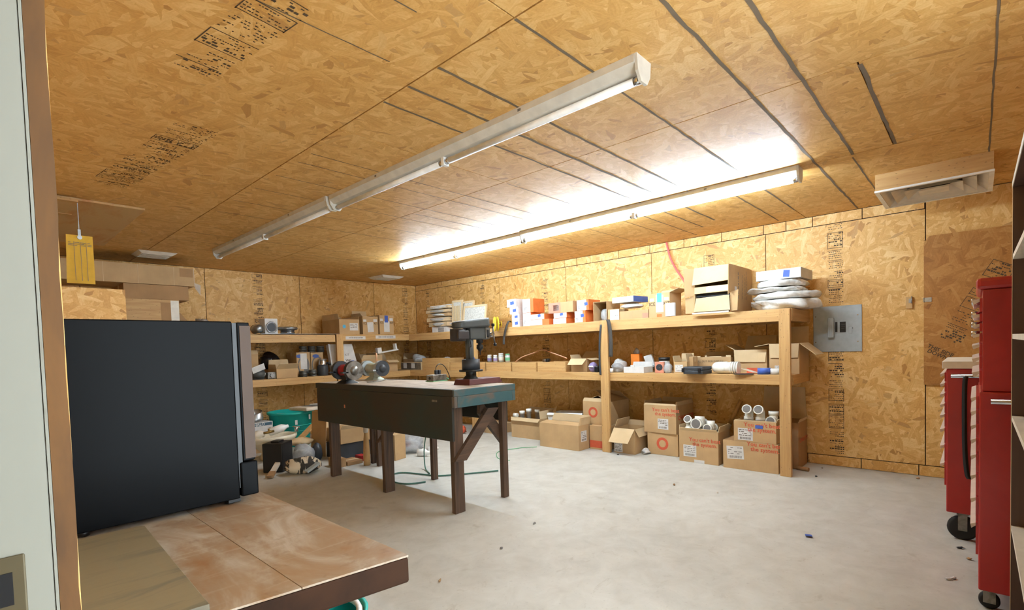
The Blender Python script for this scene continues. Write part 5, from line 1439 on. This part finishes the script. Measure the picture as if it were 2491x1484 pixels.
for k, (dx, dy) in enumerate(((-.03, -.14), (.12, -.14))): solid('white_jug', MB().lathe([(0, 0), (.04, .003), (.04, .09), (.02, .12), (.02, .14), (0, .14)], 14), 'white_plastic', ('white jug lying left' if k == 0 else 'white jug lying right') + ' in front of the bag of bottles', 'bottle', 'white jugs beyond the workbench', (c.x + dx, c.y + dy, .041), (1.57, 0, .6 + k))
solid('red_jug', MB().lathe([(0, 0), (.045, .003), (.045, .1), (.02, .14), (0, .15)], 14), 'red_plastic', 'red bottle lying behind the bag of bottles', 'bottle', None, (c.x + .2, c.y + .42, .046), (PI / 2, 0, -.4))
p = up(1170, 1045, Z_, 0)
solid('pink_lump', MB().blob((0, 0, .05), (.09, .07, .06), 12, 8, .3, 3, -.05), 'print_red', 'red plastic bundle on the floor behind the workbench legs', 'bundle', None, (-.75, -1.9, .0))
t, w, d, h = fcarton('R', 'low carton on the floor seen between the bench braces', 1150, 1212, 1030, -.5, .001, .3)
# ================================================================== workbench
ZW = .895
bx0, bx1, by0, by1 = -3.09, -2.46, -4.55, -2.50
wb = thing('workbench', 'old dark painted wooden workbench in the middle of the room', 'workbench', (0, 0, 0))
def bb(name, x0, x1, y0, y1, z0, z1, mat, bev=.003): return MB().box(x0, x1, y0, y1, z0, z1).build(name, mat, wb, bev=bev)
n_ = 4
for k in range(n_):
    a, b = bx0 + .028 + (bx1 - bx0 - .028) * k / n_, bx0 + .028 + (bx1 - bx0 - .028) * (k + 1) / n_
    bb('top_board', a + .001, b - .001, by0 + .02, by1, ZW - .045, ZW, 'bench_top', .002)
bb('top_edge', bx0, bx0 + .027, by0 + .02, by1, ZW - .05, ZW - .001, 'bench_side')
bb('top_edge', bx0, bx1, by0, by0 + .019, ZW - .05, ZW - .002, 'bench_green')
bb('apron', bx0 + .0, bx0 + .022, by0 + .03, by1 - .02, .527, ZW - .051, 'bench_side')
bb('apron', bx1 - .05, bx1 - .03, by0 + .06, by1 - .06, .60, ZW - .051, 'bench_side')
bb('end_apron', bx0 + .0, bx0 + .028, by0 + .0, by0 + .028, ZW - .13, ZW - .051, 'bench_green')
bb('end_apron', bx0 + .03, bx1 - .035, by0 + .0, by0 + .028, ZW - .13, ZW - .051, 'bench_green')
bb('end_apron', bx1 - .034, bx1, by0 + .0, by0 + .028, ZW - .13, ZW - .051, 'bench_green')
bb('end_apron', bx0 + .03, bx1 - .035, by1 - .028, by1, ZW - .13, ZW - .051, 'bench_side')
for y in (-4.50, -3.615, -2.72):
    bb('leg', bx0 + .0225, bx0 + .115, y, y + .042, 0, ZW - .051, 'bench_wood_Z')
    bb('leg', bx1 - .115 + .01, bx1 - .051, y + .0, y + .042, 0, ZW - .051, 'bench_wood_Z')
def brace(a, b, w, t_, axis):
    a, b = Vector(a), Vector(b); d_ = b - a; L = d_.length; d_.normalize()
    n2 = Vector(axis); s_ = n2.cross(d_)
    M = Matrix.Identity(4)
    for r in range(3): M[r][0], M[r][1], M[r][2], M[r][3] = d_[r], s_[r], n2[r], a[r]
    MB().prism([(-w * .45, -w / 2), (L - w * .45, -w / 2), (L + w * .45, w / 2), (w * .45, w / 2)][::1], 0, t_, M).build('brace', 'bench_wood_X', wb, bev=.002)
A, B = up(1118, 1122, Y_, -4.52), up(1197, 992, Y_, -4.52)
brace((A.x, -4.535, A.z), (B.x, -4.535, B.z), .085, .034, (0, 1, 0))
brace((bx1 - .06, -4.46, .47), (bx1 - .30, -4.46, .74), .08, .036, (0, 1, 0))
brace((bx1 - .06, -3.58, .47), (bx1 - .30, -3.58, .74), .08, .036, (0, 1, 0))
brace((bx0 + .05, -3.57, .42), (bx0 + .28, -3.57, .70), .08, .036, (0, 1, 0))
MB().box(bx0 - .0015, bx0 + .0, -4.36, -4.30, .80, .815).build('name_plate', 'steel_dirty', wb)
MB().box(bx0 - .0012, bx0, -3.05, -3.03, .68, .71).build('paint_chip', 'pink_card', wb)

# ------------------------------------------------------------------ drill press
YD = -4.25
def dpx(px, py): return up(px, py, Y_, YD)
dp = thing('drill_press', 'dark grey bench drill press standing on the workbench', 'drill press', (0, YD, ZW))
def L_(p): return Vector((p.x, 0, p.z - ZW))
xb0, xb1 = dpx(1122, 930).x, dpx(1203, 928).x
MB().add([(xb0, -.095, 0), (xb1, -.095, 0), (xb1, .095, 0), (xb0, .095, 0), (xb0 + .012, -.083, .045), (xb1 - .02, -.083, .045), (xb1 - .02, .083, .045), (xb0 + .012, .083, .045)], [(3, 2, 1, 0), (4, 5, 6, 7), (0, 1, 5, 4), (1, 2, 6, 5), (2, 3, 7, 6), (3, 0, 4, 7)]).build('base', 'maroon', dp, bev=.004)
xc = dpx(1144, 900).x
MB().lathe([(.06, .045), (.056, .055), (.038, .07), (.036, .085)], 22, Matrix.Translation((xc, 0, 0))).build('column_foot', 'dark_iron', dp)
ztop = L_(dpx(1150, 790)).z
MB().cyl((xc, 0, .06), (xc, 0, ztop), .033, n=22).build('column', 'grey_cast', dp)
zt0, zt1 = L_(dpx(1140, 904)).z, L_(dpx(1140, 876)).z
xt = dpx(1143, 890).x
tb = MB().lathe([(0, 0), (.095, 0), (.095, .014), (0, .014)], 30, Matrix.Translation((xt + .01, 0, zt0))).build('table', 'dark_iron', dp)
MB().box(xt - .03, xt + .05, -.018, .018, zt0 - .04, zt0).build('table_arm', 'dark_iron', tb)
MB().lathe([(.0, .015), (.072, .015), (.072, .016 + zt1 - zt0 - .01), (.062, .016 + zt1 - zt0 - .01), (.06, .03), (0, .03)], 28, Matrix.Translation((xt + .012, 0, zt0))).build('collar_can', 'charcoal', dp)
MB().blob((xt + .015, 0, zt1 + .012), (.03, .03, .02), 12, 8, .05, 2).build('blue_knob', 'blue_tape', dp)
# belt cover (rounded long lid rising to the front)
x0, x1 = dpx(1104, 790).x, dpx(1184, 790).x
zl0, zl1 = L_(dpx(1104, 800)).z, L_(dpx(1104, 783)).z
zr0, zr1 = L_(dpx(1184, 795)).z, L_(dpx(1184, 773)).z
n = 28; vs0, vs1 = [], []
rad = .085
for k in range(n):
    q = 2 * PI * k / n
    cx_ = (x1 - rad) if math.cos(q) >= 0 else (x0 + rad * .8)
    r_ = rad if math.cos(q) >= 0 else rad * .8
    x = cx_ + r_ * math.cos(q); y = r_ * math.sin(q)
    f = (x - x0) / (x1 - x0)
    vs0.append((x, y, zl0 + (zr0 - zl0) * f)); vs1.append((x, y, zl1 + (zr1 - zl1) * f))
MB().add(vs0 + vs1, [tuple(range(n))[::-1], tuple(range(n, 2 * n))] + [(k, (k + 1) % n, (k + 1) % n + n, k + n) for k in range(n)]).build('belt_cover', 'grey_cast', dp, bev=.012)
vsr = [(v[0] * 1.0 + (.004 if v[0] > (x0 + x1) / 2 else -.004), v[1] * 1.05, v[2] + .012) for v in vs0] + [(v[0] + (.004 if v[0] > (x0 + x1) / 2 else -.004), v[1] * 1.05, v[2] + .022) for v in vs0]
MB().add(vsr, [(k, (k + 1) % n, (k + 1) % n + n, k + n) for k in range(n)]).build('cover_seam', 'grey_cast', dp)
# head casting and motor
hx0, hx1 = dpx(1135, 830).x, dpx(1182, 825).x
zh0, zh1 = L_(dpx(1160, 826)).z, L_(dpx(1160, 797)).z
MB().box(hx0, hx1 - .0, -.05, .05, zh0, zh1 + .005).build('head', 'grey_cast', dp, bev=.012)
fp = MB().box(hx1 - .055, hx1 - .005, -.056, -.05, zh0 + .006, zh1 - .004).build('name_plate', 'steel_dirty', dp)
MB().box(hx1 - .042, hx1 - .022, -.058, -.056, zh0 + .015, zh1 - .02).build('label', 'black_plastic', fp)
mx = dpx(1114, 815).x
MB().cyl((mx, 0, L_(dpx(1114, 830)).z), (mx, 0, zl0 - .002), .062, n=22).build('motor', 'motor_brown', dp)
MB().box(mx, hx0 + .02, -.03, .03, zh0 + .02, zh0 + .06).build('motor_mount', 'dark_iron', dp)
MB().box(mx - .06, mx + .05, -.078, -.05, zh0 + .0, zh0 + .07).build('capacitor', 'motor_brown', dp, bev=.008)
# spindle, chuck, feed handle
xs = dpx(1167, 830).x
zq = [L_(dpx(1167, y)).z for y in (826, 834, 838, 850, 855)]
MB().lathe([(.028, zq[0]), (.028, zq[1]), (.014, zq[1] - .004), (.014, zq[2]), (.026, zq[2] - .002), (.029, zq[3] + .01), (.016, zq[3] - .006), (.006, zq[4]), (.003, zq[4] - .03)], 20, Matrix.Translation((xs, 0, 0))).build('chuck', 'dark_iron', dp)
hh_ = L_(dpx(1184, 815))
hub = Vector((hh_.x - .005, -.062, hh_.z))
MB().cyl((hub.x, -.048, hub.z), (hub.x, -.085, hub.z), .02, n=18).build('feed_hub', 'chrome', dp)
for px, py in ((1199, 787), (1205, 841)):
    e = L_(up(px, py, Y_, YD - .08)); e.y = -.08
    a_ = Vector((hub.x, -.08, hub.z))
    h_ = MB().cyl(tuple(a_), tuple(a_.lerp(e, .8)), .007, n=10).build('feed_handle', 'steel_dirty', dp)
    MB().cyl(tuple(a_.lerp(e, .78)), tuple(e), .013, n=12).build('grip', 'black_plastic', h_)
MB().tube(smooth_path([(mx + .05, -.07, zh0 + .03), (mx + .08, -.06, zh0 - .05), (xc - .04, -.045, .28), (xc - .03, -.05, .12)]), .004, 6).build('motor_cord', 'black_plastic', dp)

# ------------------------------------------------------------------ bench grinders
def grinder(label, cx, cy, mats, r, L, zc, rz=0):
    t = thing('bench_grinder', label, 'bench grinder', (cx, cy, ZW), rz)
    body, guard, plate, base = mats
    MB().add([(-.075, -.08, 0), (.075, -.08, 0), (.075, .08, 0), (-.075, .08, 0), (-.04, -.05, .03), (.04, -.05, .03), (.04, .05, .03), (-.04, .05, .03)], [(3, 2, 1, 0), (4, 5, 6, 7), (0, 1, 5, 4), (1, 2, 6, 5), (2, 3, 7, 6), (3, 0, 4, 7)]).box(-.035, .035, -.045, .045, .03, zc - .03).build('base', base, t, bev=.004)
    MB().tube([(0, -L * .5, zc), (0, -L * .42, zc), (0, L * .42, zc), (0, L * .5, zc)], [.04, .056, .056, .04], 22).build('motor_housing', body, t)
    for s in (-1, 1):
        y0, y1 = s * (L * .5 + .01), s * (L * .5 + .052)
        g = MB(); n = 26; vs = []
        for yy in (y0, y1):
            for k in range(n + 1):
                q = math.radians(-50 + 280 * k / n) + PI * .0
                vs.append((r * math.cos(q), yy, zc + r * math.sin(q)))
        m = n + 1
        g.add(vs, [(k, k + 1, m + k + 1, m + k) for k in range(n)], True)
        g.build('guard_rim', guard, t)
        MB().cyl((0, y1 - s * .002, zc), (0, y1, zc), r * .98, n=28).build('guard_cover', plate, t)
        MB().cyl((0, y0, zc), (0, y0 + s * .002, zc), r * .98, n=28).build('guard_back', guard, t)
        MB().cyl((0, y0 + s * .006, zc), (0, y1 - s * .006, zc), r * .86, n=28).build('wheel', 'print_grey', t)
        MB().lathe([(r * .5, 0), (r * .42, .012), (r * .2, .02), (0, .02)], 20, Matrix.Translation((0, y1, zc)) @ Matrix.Rotation(s * -PI / 2, 4, 'X')).build('hub_cap', plate, t)
        MB().box(-r - .03, -r * .7, min(y0, y1), max(y0, y1), zc - .02, zc - .008).build('tool_rest', guard, t)
    return t
grinder('red and dark bench grinder at the near left of the workbench', -3.003, -2.95, ('red_plastic', 'charcoal', 'steel_dirty', 'black_plastic'), .088, .17, .118, 0)
gg = grinder('pale grey-green bench grinder behind the red one', -2.585, -2.74, ('grey_green', 'panel_grey', 'charcoal', 'grey_green'), .08, .2, .115, 0)
MB().cyl((.03, .0, .17), (.03, .0, .27), .008, n=10).build('lamp_stem', 'copper', gg)
solid('grinder_cord', MB().tube(smooth_path([(-2.88, -3.08, ZW + .006), (-2.75, -3.1, ZW + .006), (-2.62, -2.96, ZW + .006), (-2.55, -2.94, ZW + .008), (-2.50, -3.1, ZW + .006), (-2.48, -3.3, ZW + .006)]), .005, 6), 'steel_dirty', 'grey cord running between the grinders along the bench', 'cord')
# outlet box with plugs
ob = thing('outlet_box', 'metal outlet box with two plugs on the workbench', 'outlet', (-2.50, -3.62, ZW), .1)
MB().box(-.085, .095, -.05, .05, 0, .006).build('base', 'green_cord', ob)
MB().box(-.08, .09, -.045, .045, .006, .06).build('box', 'steel_dirty', ob, bev=.004)
MB().cyl((-.081, 0, .03), (-.08, 0, .03), .014, n=14).build('knockout', 'black_plastic', ob)
for x in (.0, .04): MB().box(x - .012, x + .012, -.012, .012, .06, .10).build('plug', 'charcoal', ob, bev=.004)
MB().tube(smooth_path([(0, 0, .095), (.005, 0, .13), (.05, 0, .155), (.1, -.01, .13), (.14, -.02, .06), (.15, -.03, .006)]), .004, 6).build('plug_cord', 'black_plastic', ob)
MB().tube(smooth_path([(.09, 0, .02), (.12, .0, .025), (.14, -.02, .01)]), .006, 6).build('feed_cord', 'green_cord', ob)

# ================================================================== near table, fridge
ZT_ = .75
tb_ = thing('plank_table', 'worn wooden table in the left foreground', 'table', (0, 0, 0))
tx1, ty0, ty1 = -4.775, -6.36, -4.75
MB().add([(XW + .006, ty0 + .085, ZT_ - .058), (tx1, ty0, ZT_ - .058), (tx1, ty1, ZT_ - .058), (XW + .006, ty1, ZT_ - .058), (XW + .006, ty0 + .085, ZT_ - .004), (tx1, ty0, ZT_ - .004), (tx1, ty1, ZT_ - .004), (XW + .006, ty1, ZT_ - .004)],
         [(3, 2, 1, 0), (4, 5, 6, 7), (0, 1, 5, 4), (1, 2, 6, 5), (2, 3, 7, 6), (3, 0, 4, 7)]).build('slab', 'table_edge', tb_, bev=.006)
xm = -4.985
for nm, xa, xb_ in (('top_board', XW + .007, xm - .001), ('top_board', xm + .0005, tx1 - .001)):
    ya = ty0 + .0015 + .085 * (tx1 - xa) / (tx1 - XW); yb_ = ty0 + .0015 + .085 * (tx1 - xb_) / (tx1 - XW)
    MB().add([(xa, ya, ZT_ - .0038), (xb_, yb_, ZT_ - .0038), (xb_, ty1, ZT_ - .0038), (xa, ty1, ZT_ - .0038), (xa, ya, ZT_), (xb_, yb_, ZT_), (xb_, ty1, ZT_), (xa, ty1, ZT_)],
             [(3, 2, 1, 0), (4, 5, 6, 7), (0, 1, 5, 4), (1, 2, 6, 5), (2, 3, 7, 6), (3, 0, 4, 7)]).build(nm, 'table_top', tb_)
for x in (XW + .06, tx1 - .16):
    for y in (ty0 + .2, ty1 - .1): MB().box(x, x + .08, y, y + .08, 0, ZT_ - .058).build('leg', 'bench_wood_Z', tb_)
MB().box(XW + .14, tx1 - .16, ty0 + .22, ty0 + .24, ZT_ - .14, ZT_ - .058).build('apron', 'table_edge', tb_)
# loose plywood board on the table
a, b = up(350, 1277, Z_, .768), up(522, 1484, Z_, .768)
dx = (b.x - a.x) / (b.y - a.y)
yn = ty0 + .06
poly = [(XW + .008, a.y + .012), (a.x - .006, a.y), (a.x, a.y - .008), (a.x + dx * (yn - a.y), yn), (XW + .008, yn + .03)]
solid('plywood_board', MB().prism(poly[::-1], ZT_ + .0005, ZT_ + .018), 'ply_board', 'grey-green plywood board lying on the table in front of the fridge', 'board', bev=.001)
# compact fridge
fy0, fy1 = -5.668, -5.20
fx0, fx1, fx2 = -5.236, -4.862, -4.815
fz0, fz1 = ZT_ + .014, 1.272
fg = thing('mini_fridge', 'black compact fridge seen from its side on the table', 'fridge', (0, 0, 0))
MB().box(fx0, fx1, fy0, fy1, fz0, fz1).build('cabinet', 'fridge_black', fg, bev=.003)
MB().box(fx1 + .001, fx1 + .012, fy0 + .004, fy1 - .004, fz0 + .03, fz1 - .004).build('gasket', 'black_plastic', fg)
dr_ = MB().box(fx1 + .0125, fx2, fy0 + .002, fy1 - .002, fz0 + .105, fz1 - .002).build('door', 'fridge_black', fg, bev=.003)
MB().box(fx1 + .019, fx2 + .001, fy0 - .0005, fy0 + .002, fz0 + .112, fz1 - .012).build('door_side_trim', 'fridge_trim', dr_)
MB().box(fx1 + .004, fx2 + .004, fy0 - .002, fy1 - .002, fz0 + .004, fz0 + .102).build('lower_door', 'fridge_black', fg, bev=.004)
for x, y in ((fx0 + .03, fy0 + .03), (fx1 - .02, fy0 + .03), (fx0 + .03, fy1 - .03), (fx1 - .02, fy1 - .03)): MB().cyl((x, y, ZT_ + .0005), (x, y, fz0), .013, n=14).build('foot', 'black_plastic', fg)
MB().box(fx1 - .03, fx1 + .002, fy0 + .004, fy1 - .01, fz0 - .008, fz0 + .004).build('hinge_plate', 'black_plastic', fg)
# teal bucket with a white rim below the table
bk = thing('bucket', 'teal bucket with a white rim on the floor under the table', 'bucket', (-4.72, -5.78, 0))
MB().lathe([(0, .003), (.12, .003), (.155, .385), (.16, .4), (.148, .4), (.112, .012), (0, .012)], 32).build('shell', 'old_tub', bk)
MB().lathe([(.147, .385), (.14, .40), (.125, .40), (.128, .385)], 32).build('inner_rim', 'white_plastic', bk)

# ================================================================== tool chests, bookcase at the right
def pull(parent, x0, x1, yf, z, hgt, dep):
    """full-width drawer lip"""
    vs = [(x0, yf, z), (x1, yf, z), (x1, yf + dep, z - hgt * .15), (x0, yf + dep, z - hgt * .15), (x0, yf, z - .012), (x1, yf, z - .012), (x1, yf + dep * .8, z - hgt * .5), (x0, yf + dep * .8, z - hgt * .5)]
    return MB().add(vs, [(0, 3, 2, 1), (4, 5, 6, 7), (0, 1, 5, 4), (1, 2, 6, 5), (2, 3, 7, 6), (3, 0, 4, 7)]).build('drawer_pull', 'drawer_edge', parent)
def drawers(parent, x0, x1, yf, zs, dep=.02):
    for a, b in zip(zs[:-1], zs[1:]):
        d_ = MB().box(x0, x1, yf - .004, yf + .004, b + .004, a - .004).build('drawer', 'red_paint', parent)
        pull(d_, x0, x1, yf + .0045, a - .006, min(.05, (a - b) * .8), dep)
# near chest: roller cabinet with a top chest on it
X0, X1 = -2.52, -1.86
def pz(px, py, x): return up(px, py, X_, x).z
yfl = up(2381, 1100, X_, X0).y
rc = thing('roller_cabinet', 'tall red roller tool cabinet nearest the bookcase', 'tool chest', (0, 0, 0))
zb_, zt_ = pz(2384, 1436, X0), pz(2384, 954, X0)
MB().box(X0, X1, yfl - .46, yfl, zb_, zt_).build('body', 'red_paint', rc, bev=.006)
zs = [pz(2372, y, X0) for y in (962, 996, 1030, 1064, 1103, 1152, 1208, 1270, 1352)]
drawers(rc, X0 + .012, X1 - .012, yfl + .0045, zs, .017)
hz = pz(2420, 975, X0)
MB().cyl((X0 - .045, yfl - .035, hz), (X0 - .045, yfl - .40, hz), .011, n=14).build('side_handle', 'chrome', rc)
for y in (yfl - .06, yfl - .38): MB().cyl((X0 - .045, y, hz), (X0, y, hz), .008, n=10).build('handle_stud', 'chrome', rc)
def caster(parent, x, y, r, ax=0):
    w_ = MB().lathe([(0, -.017), (r * .8, -.017), (r, -.010), (r, .010), (r * .8, .017), (0, .017)], 24, Matrix.Translation((x, y, r)) @ Matrix.Rotation(PI / 2, 4, 'Y')).build('caster_wheel', 'rubber', parent)
    MB().box(x - .024, x - .019, y - .02, y + .02, r * .8, r * 2 + .018).box(x + .019, x + .024, y - .02, y + .02, r * .8, r * 2 + .018).box(x - .026, x + .026, y - .026, y + .026, r * 2 + .008, r * 2 + .02).build('caster_fork', 'steel_dirty', parent)
rr_ = max(.03, zb_ / 2 - .01)
for x in (X0 + .06, X1 - .06):
    for y in (yfl - .035, yfl - .40): caster(rc, x, y, rr_)
tc = thing('top_chest', 'red top tool chest with closed lid standing on the tall cabinet', 'tool chest', (0, 0, 0))
ytc = up(2390, 800, X_, X0 + .02).y
z0_, z1_ = zt_ + .001, pz(2392, 705, X0 + .02)
zt2 = pz(2392, 676, X0 + .02)
MB().box(X0 + .02, X1 - .02, ytc - .36, ytc, z0_, z1_).build('body', 'red_paint', tc, bev=.004)
MB().box(X0 + .014, X1 - .014, ytc - .366, ytc + .02, z1_ + .001, zt2).build('lid', 'red_paint', tc, bev=.014)
zs = [pz(2380, y, X0) for y in (722, 760, 784, 808, 834, 866, 900, 940)]
drawers(tc, X0 + .034, X1 - .034, ytc + .0045, zs, .024)
for k, y in enumerate((734, 765, 790, 812)):
    p = up(2372, y, X_, X0 + .1)
    MB().cyl((X0 + .1, ytc + .008, p.z), (X0 + .1, ytc + .035, p.z), .012, n=12).cyl((X0 + .2, ytc + .008, p.z), (X0 + .2, ytc + .035, p.z), .012, n=12).build('latch', 'chrome', tc)
# far cabinet with a pale wooden top
Xa, Xb = -1.62, -.95
yfa = up(2302, 1100, X_, Xa).y
za, zb2 = pz(2302, 1245, Xa), pz(2302, 897, Xa)
fc = thing('roller_cabinet', 'red roller tool cabinet with pale wooden top, farther from the camera', 'tool chest', (0, 0, 0))
MB().box(Xa, Xb, yfa - .46, yfa, za, zb2).build('body', 'red_paint', fc, bev=.006)
yto = up(2292, 890, X_, Xa - .01).y
MB().box(Xa - .012, Xb + .012, yfa - .47, yto, zb2 + .001, pz(2292, 879, Xa)).build('wooden_top', 'wood_white', fc, bev=.002)
zs = [pz(2297, y, Xa) for y in (905, 930, 955, 980, 1006, 1040, 1080, 1124, 1182)]
drawers(fc, Xa + .012, Xb - .012, yfa + .0045, zs, .02)
hz2 = pz(2340, 914, Xa)
MB().cyl((Xa - .04, yfa - .02, hz2), (Xa - .04, yfa - .40, hz2), .012, n=14).build('side_handle', 'chrome', fc)
for y in (yfa - .05, yfa - .38): MB().cyl((Xa - .04, y, hz2), (Xa, y, hz2), .008, n=10).build('handle_stud', 'chrome', fc)
for x in (Xa + .06, Xb - .06):
    for y in (yfa - .07, yfa - .40): caster(fc, x, y, za / 2 - .012)
a = [up(2350, 916, X_, Xa - .066), up(2347, 935, X_, Xa - .066), up(2346, 1000, X_, Xa - .05), up(2347, 1090, X_, Xa - .03), up(2352, 1150, X_, Xa - .02), up(2358, 1166, X_, Xa - .025)]
strap('black strap hooked on the side handle of the wooden-topped cabinet', a, .022, 'black_plastic', (0, 1, 0))
# bookcase at the right edge
bx_ = -2.76
yb0 = up(2463, 560, X_, bx_).y
zt3 = pz(2463, 455, bx_)
bc = thing('bookcase', 'brown laminate bookcase with pale-edged shelves at the right edge', 'bookcase', (0, 0, 0))
xn = -3.68
MB().box(bx_, bx_ + .018, yb0 - .28, yb0 - .001, 0, zt3).build('side_panel', 'brown_laminate', bc)
MB().box(bx_, bx_ + .018, yb0 - .001, yb0, 0, zt3).build('edge_band', 'card_light', bc)
MB().box(xn - .018, xn, yb0 - .28, yb0, 0, zt3).build('side_panel', 'brown_laminate', bc)
MB().box(xn, bx_ + .018, yb0 - .285, yb0 - .281, 0, zt3).build('back_panel', 'brown_laminate', bc)
for py in (618, 812, 1012, 1280):
    z = pz(2472, py, bx_)
    s_ = MB().box(xn, bx_ - .0005, yb0 - .28, yb0 - .003, z - .018, z).build('shelf', 'off_white', bc)
    MB().box(xn, bx_ - .0005, yb0 - .003, yb0 - .0015, z - .018, z).build('edge_band', 'off_white', s_)
t_ = MB().box(xn - .018, bx_ + .018, yb0 - .28, yb0 - .001, zt3 + .0005, zt3 + .02).build('top_board', 'brown_laminate', bc)
MB().box(xn - .018, bx_ + .019, yb0 - .001, yb0 + .001, zt3, zt3 + .022).build('edge_band', 'off_white', t_)
# lettering becomes plain mesh
bpy.context.view_layer.update()
_dg = bpy.context.evaluated_depsgraph_get()
for o in [o for o in bpy.data.objects if o.type == 'FONT']:
    me = bpy.data.meshes.new_from_object(o.evaluated_get(_dg))
    n_o = bpy.data.objects.new('lettering', me)
    COL.objects.link(n_o)
    n_o.parent = o.parent
    n_o.matrix_local = o.matrix_local.copy()
    if not me.materials: me.materials.append(o.data.materials[0])
    bpy.data.objects.remove(o)
for o in bpy.data.objects:
    if '_dim' in o.keys(): del o['_dim']
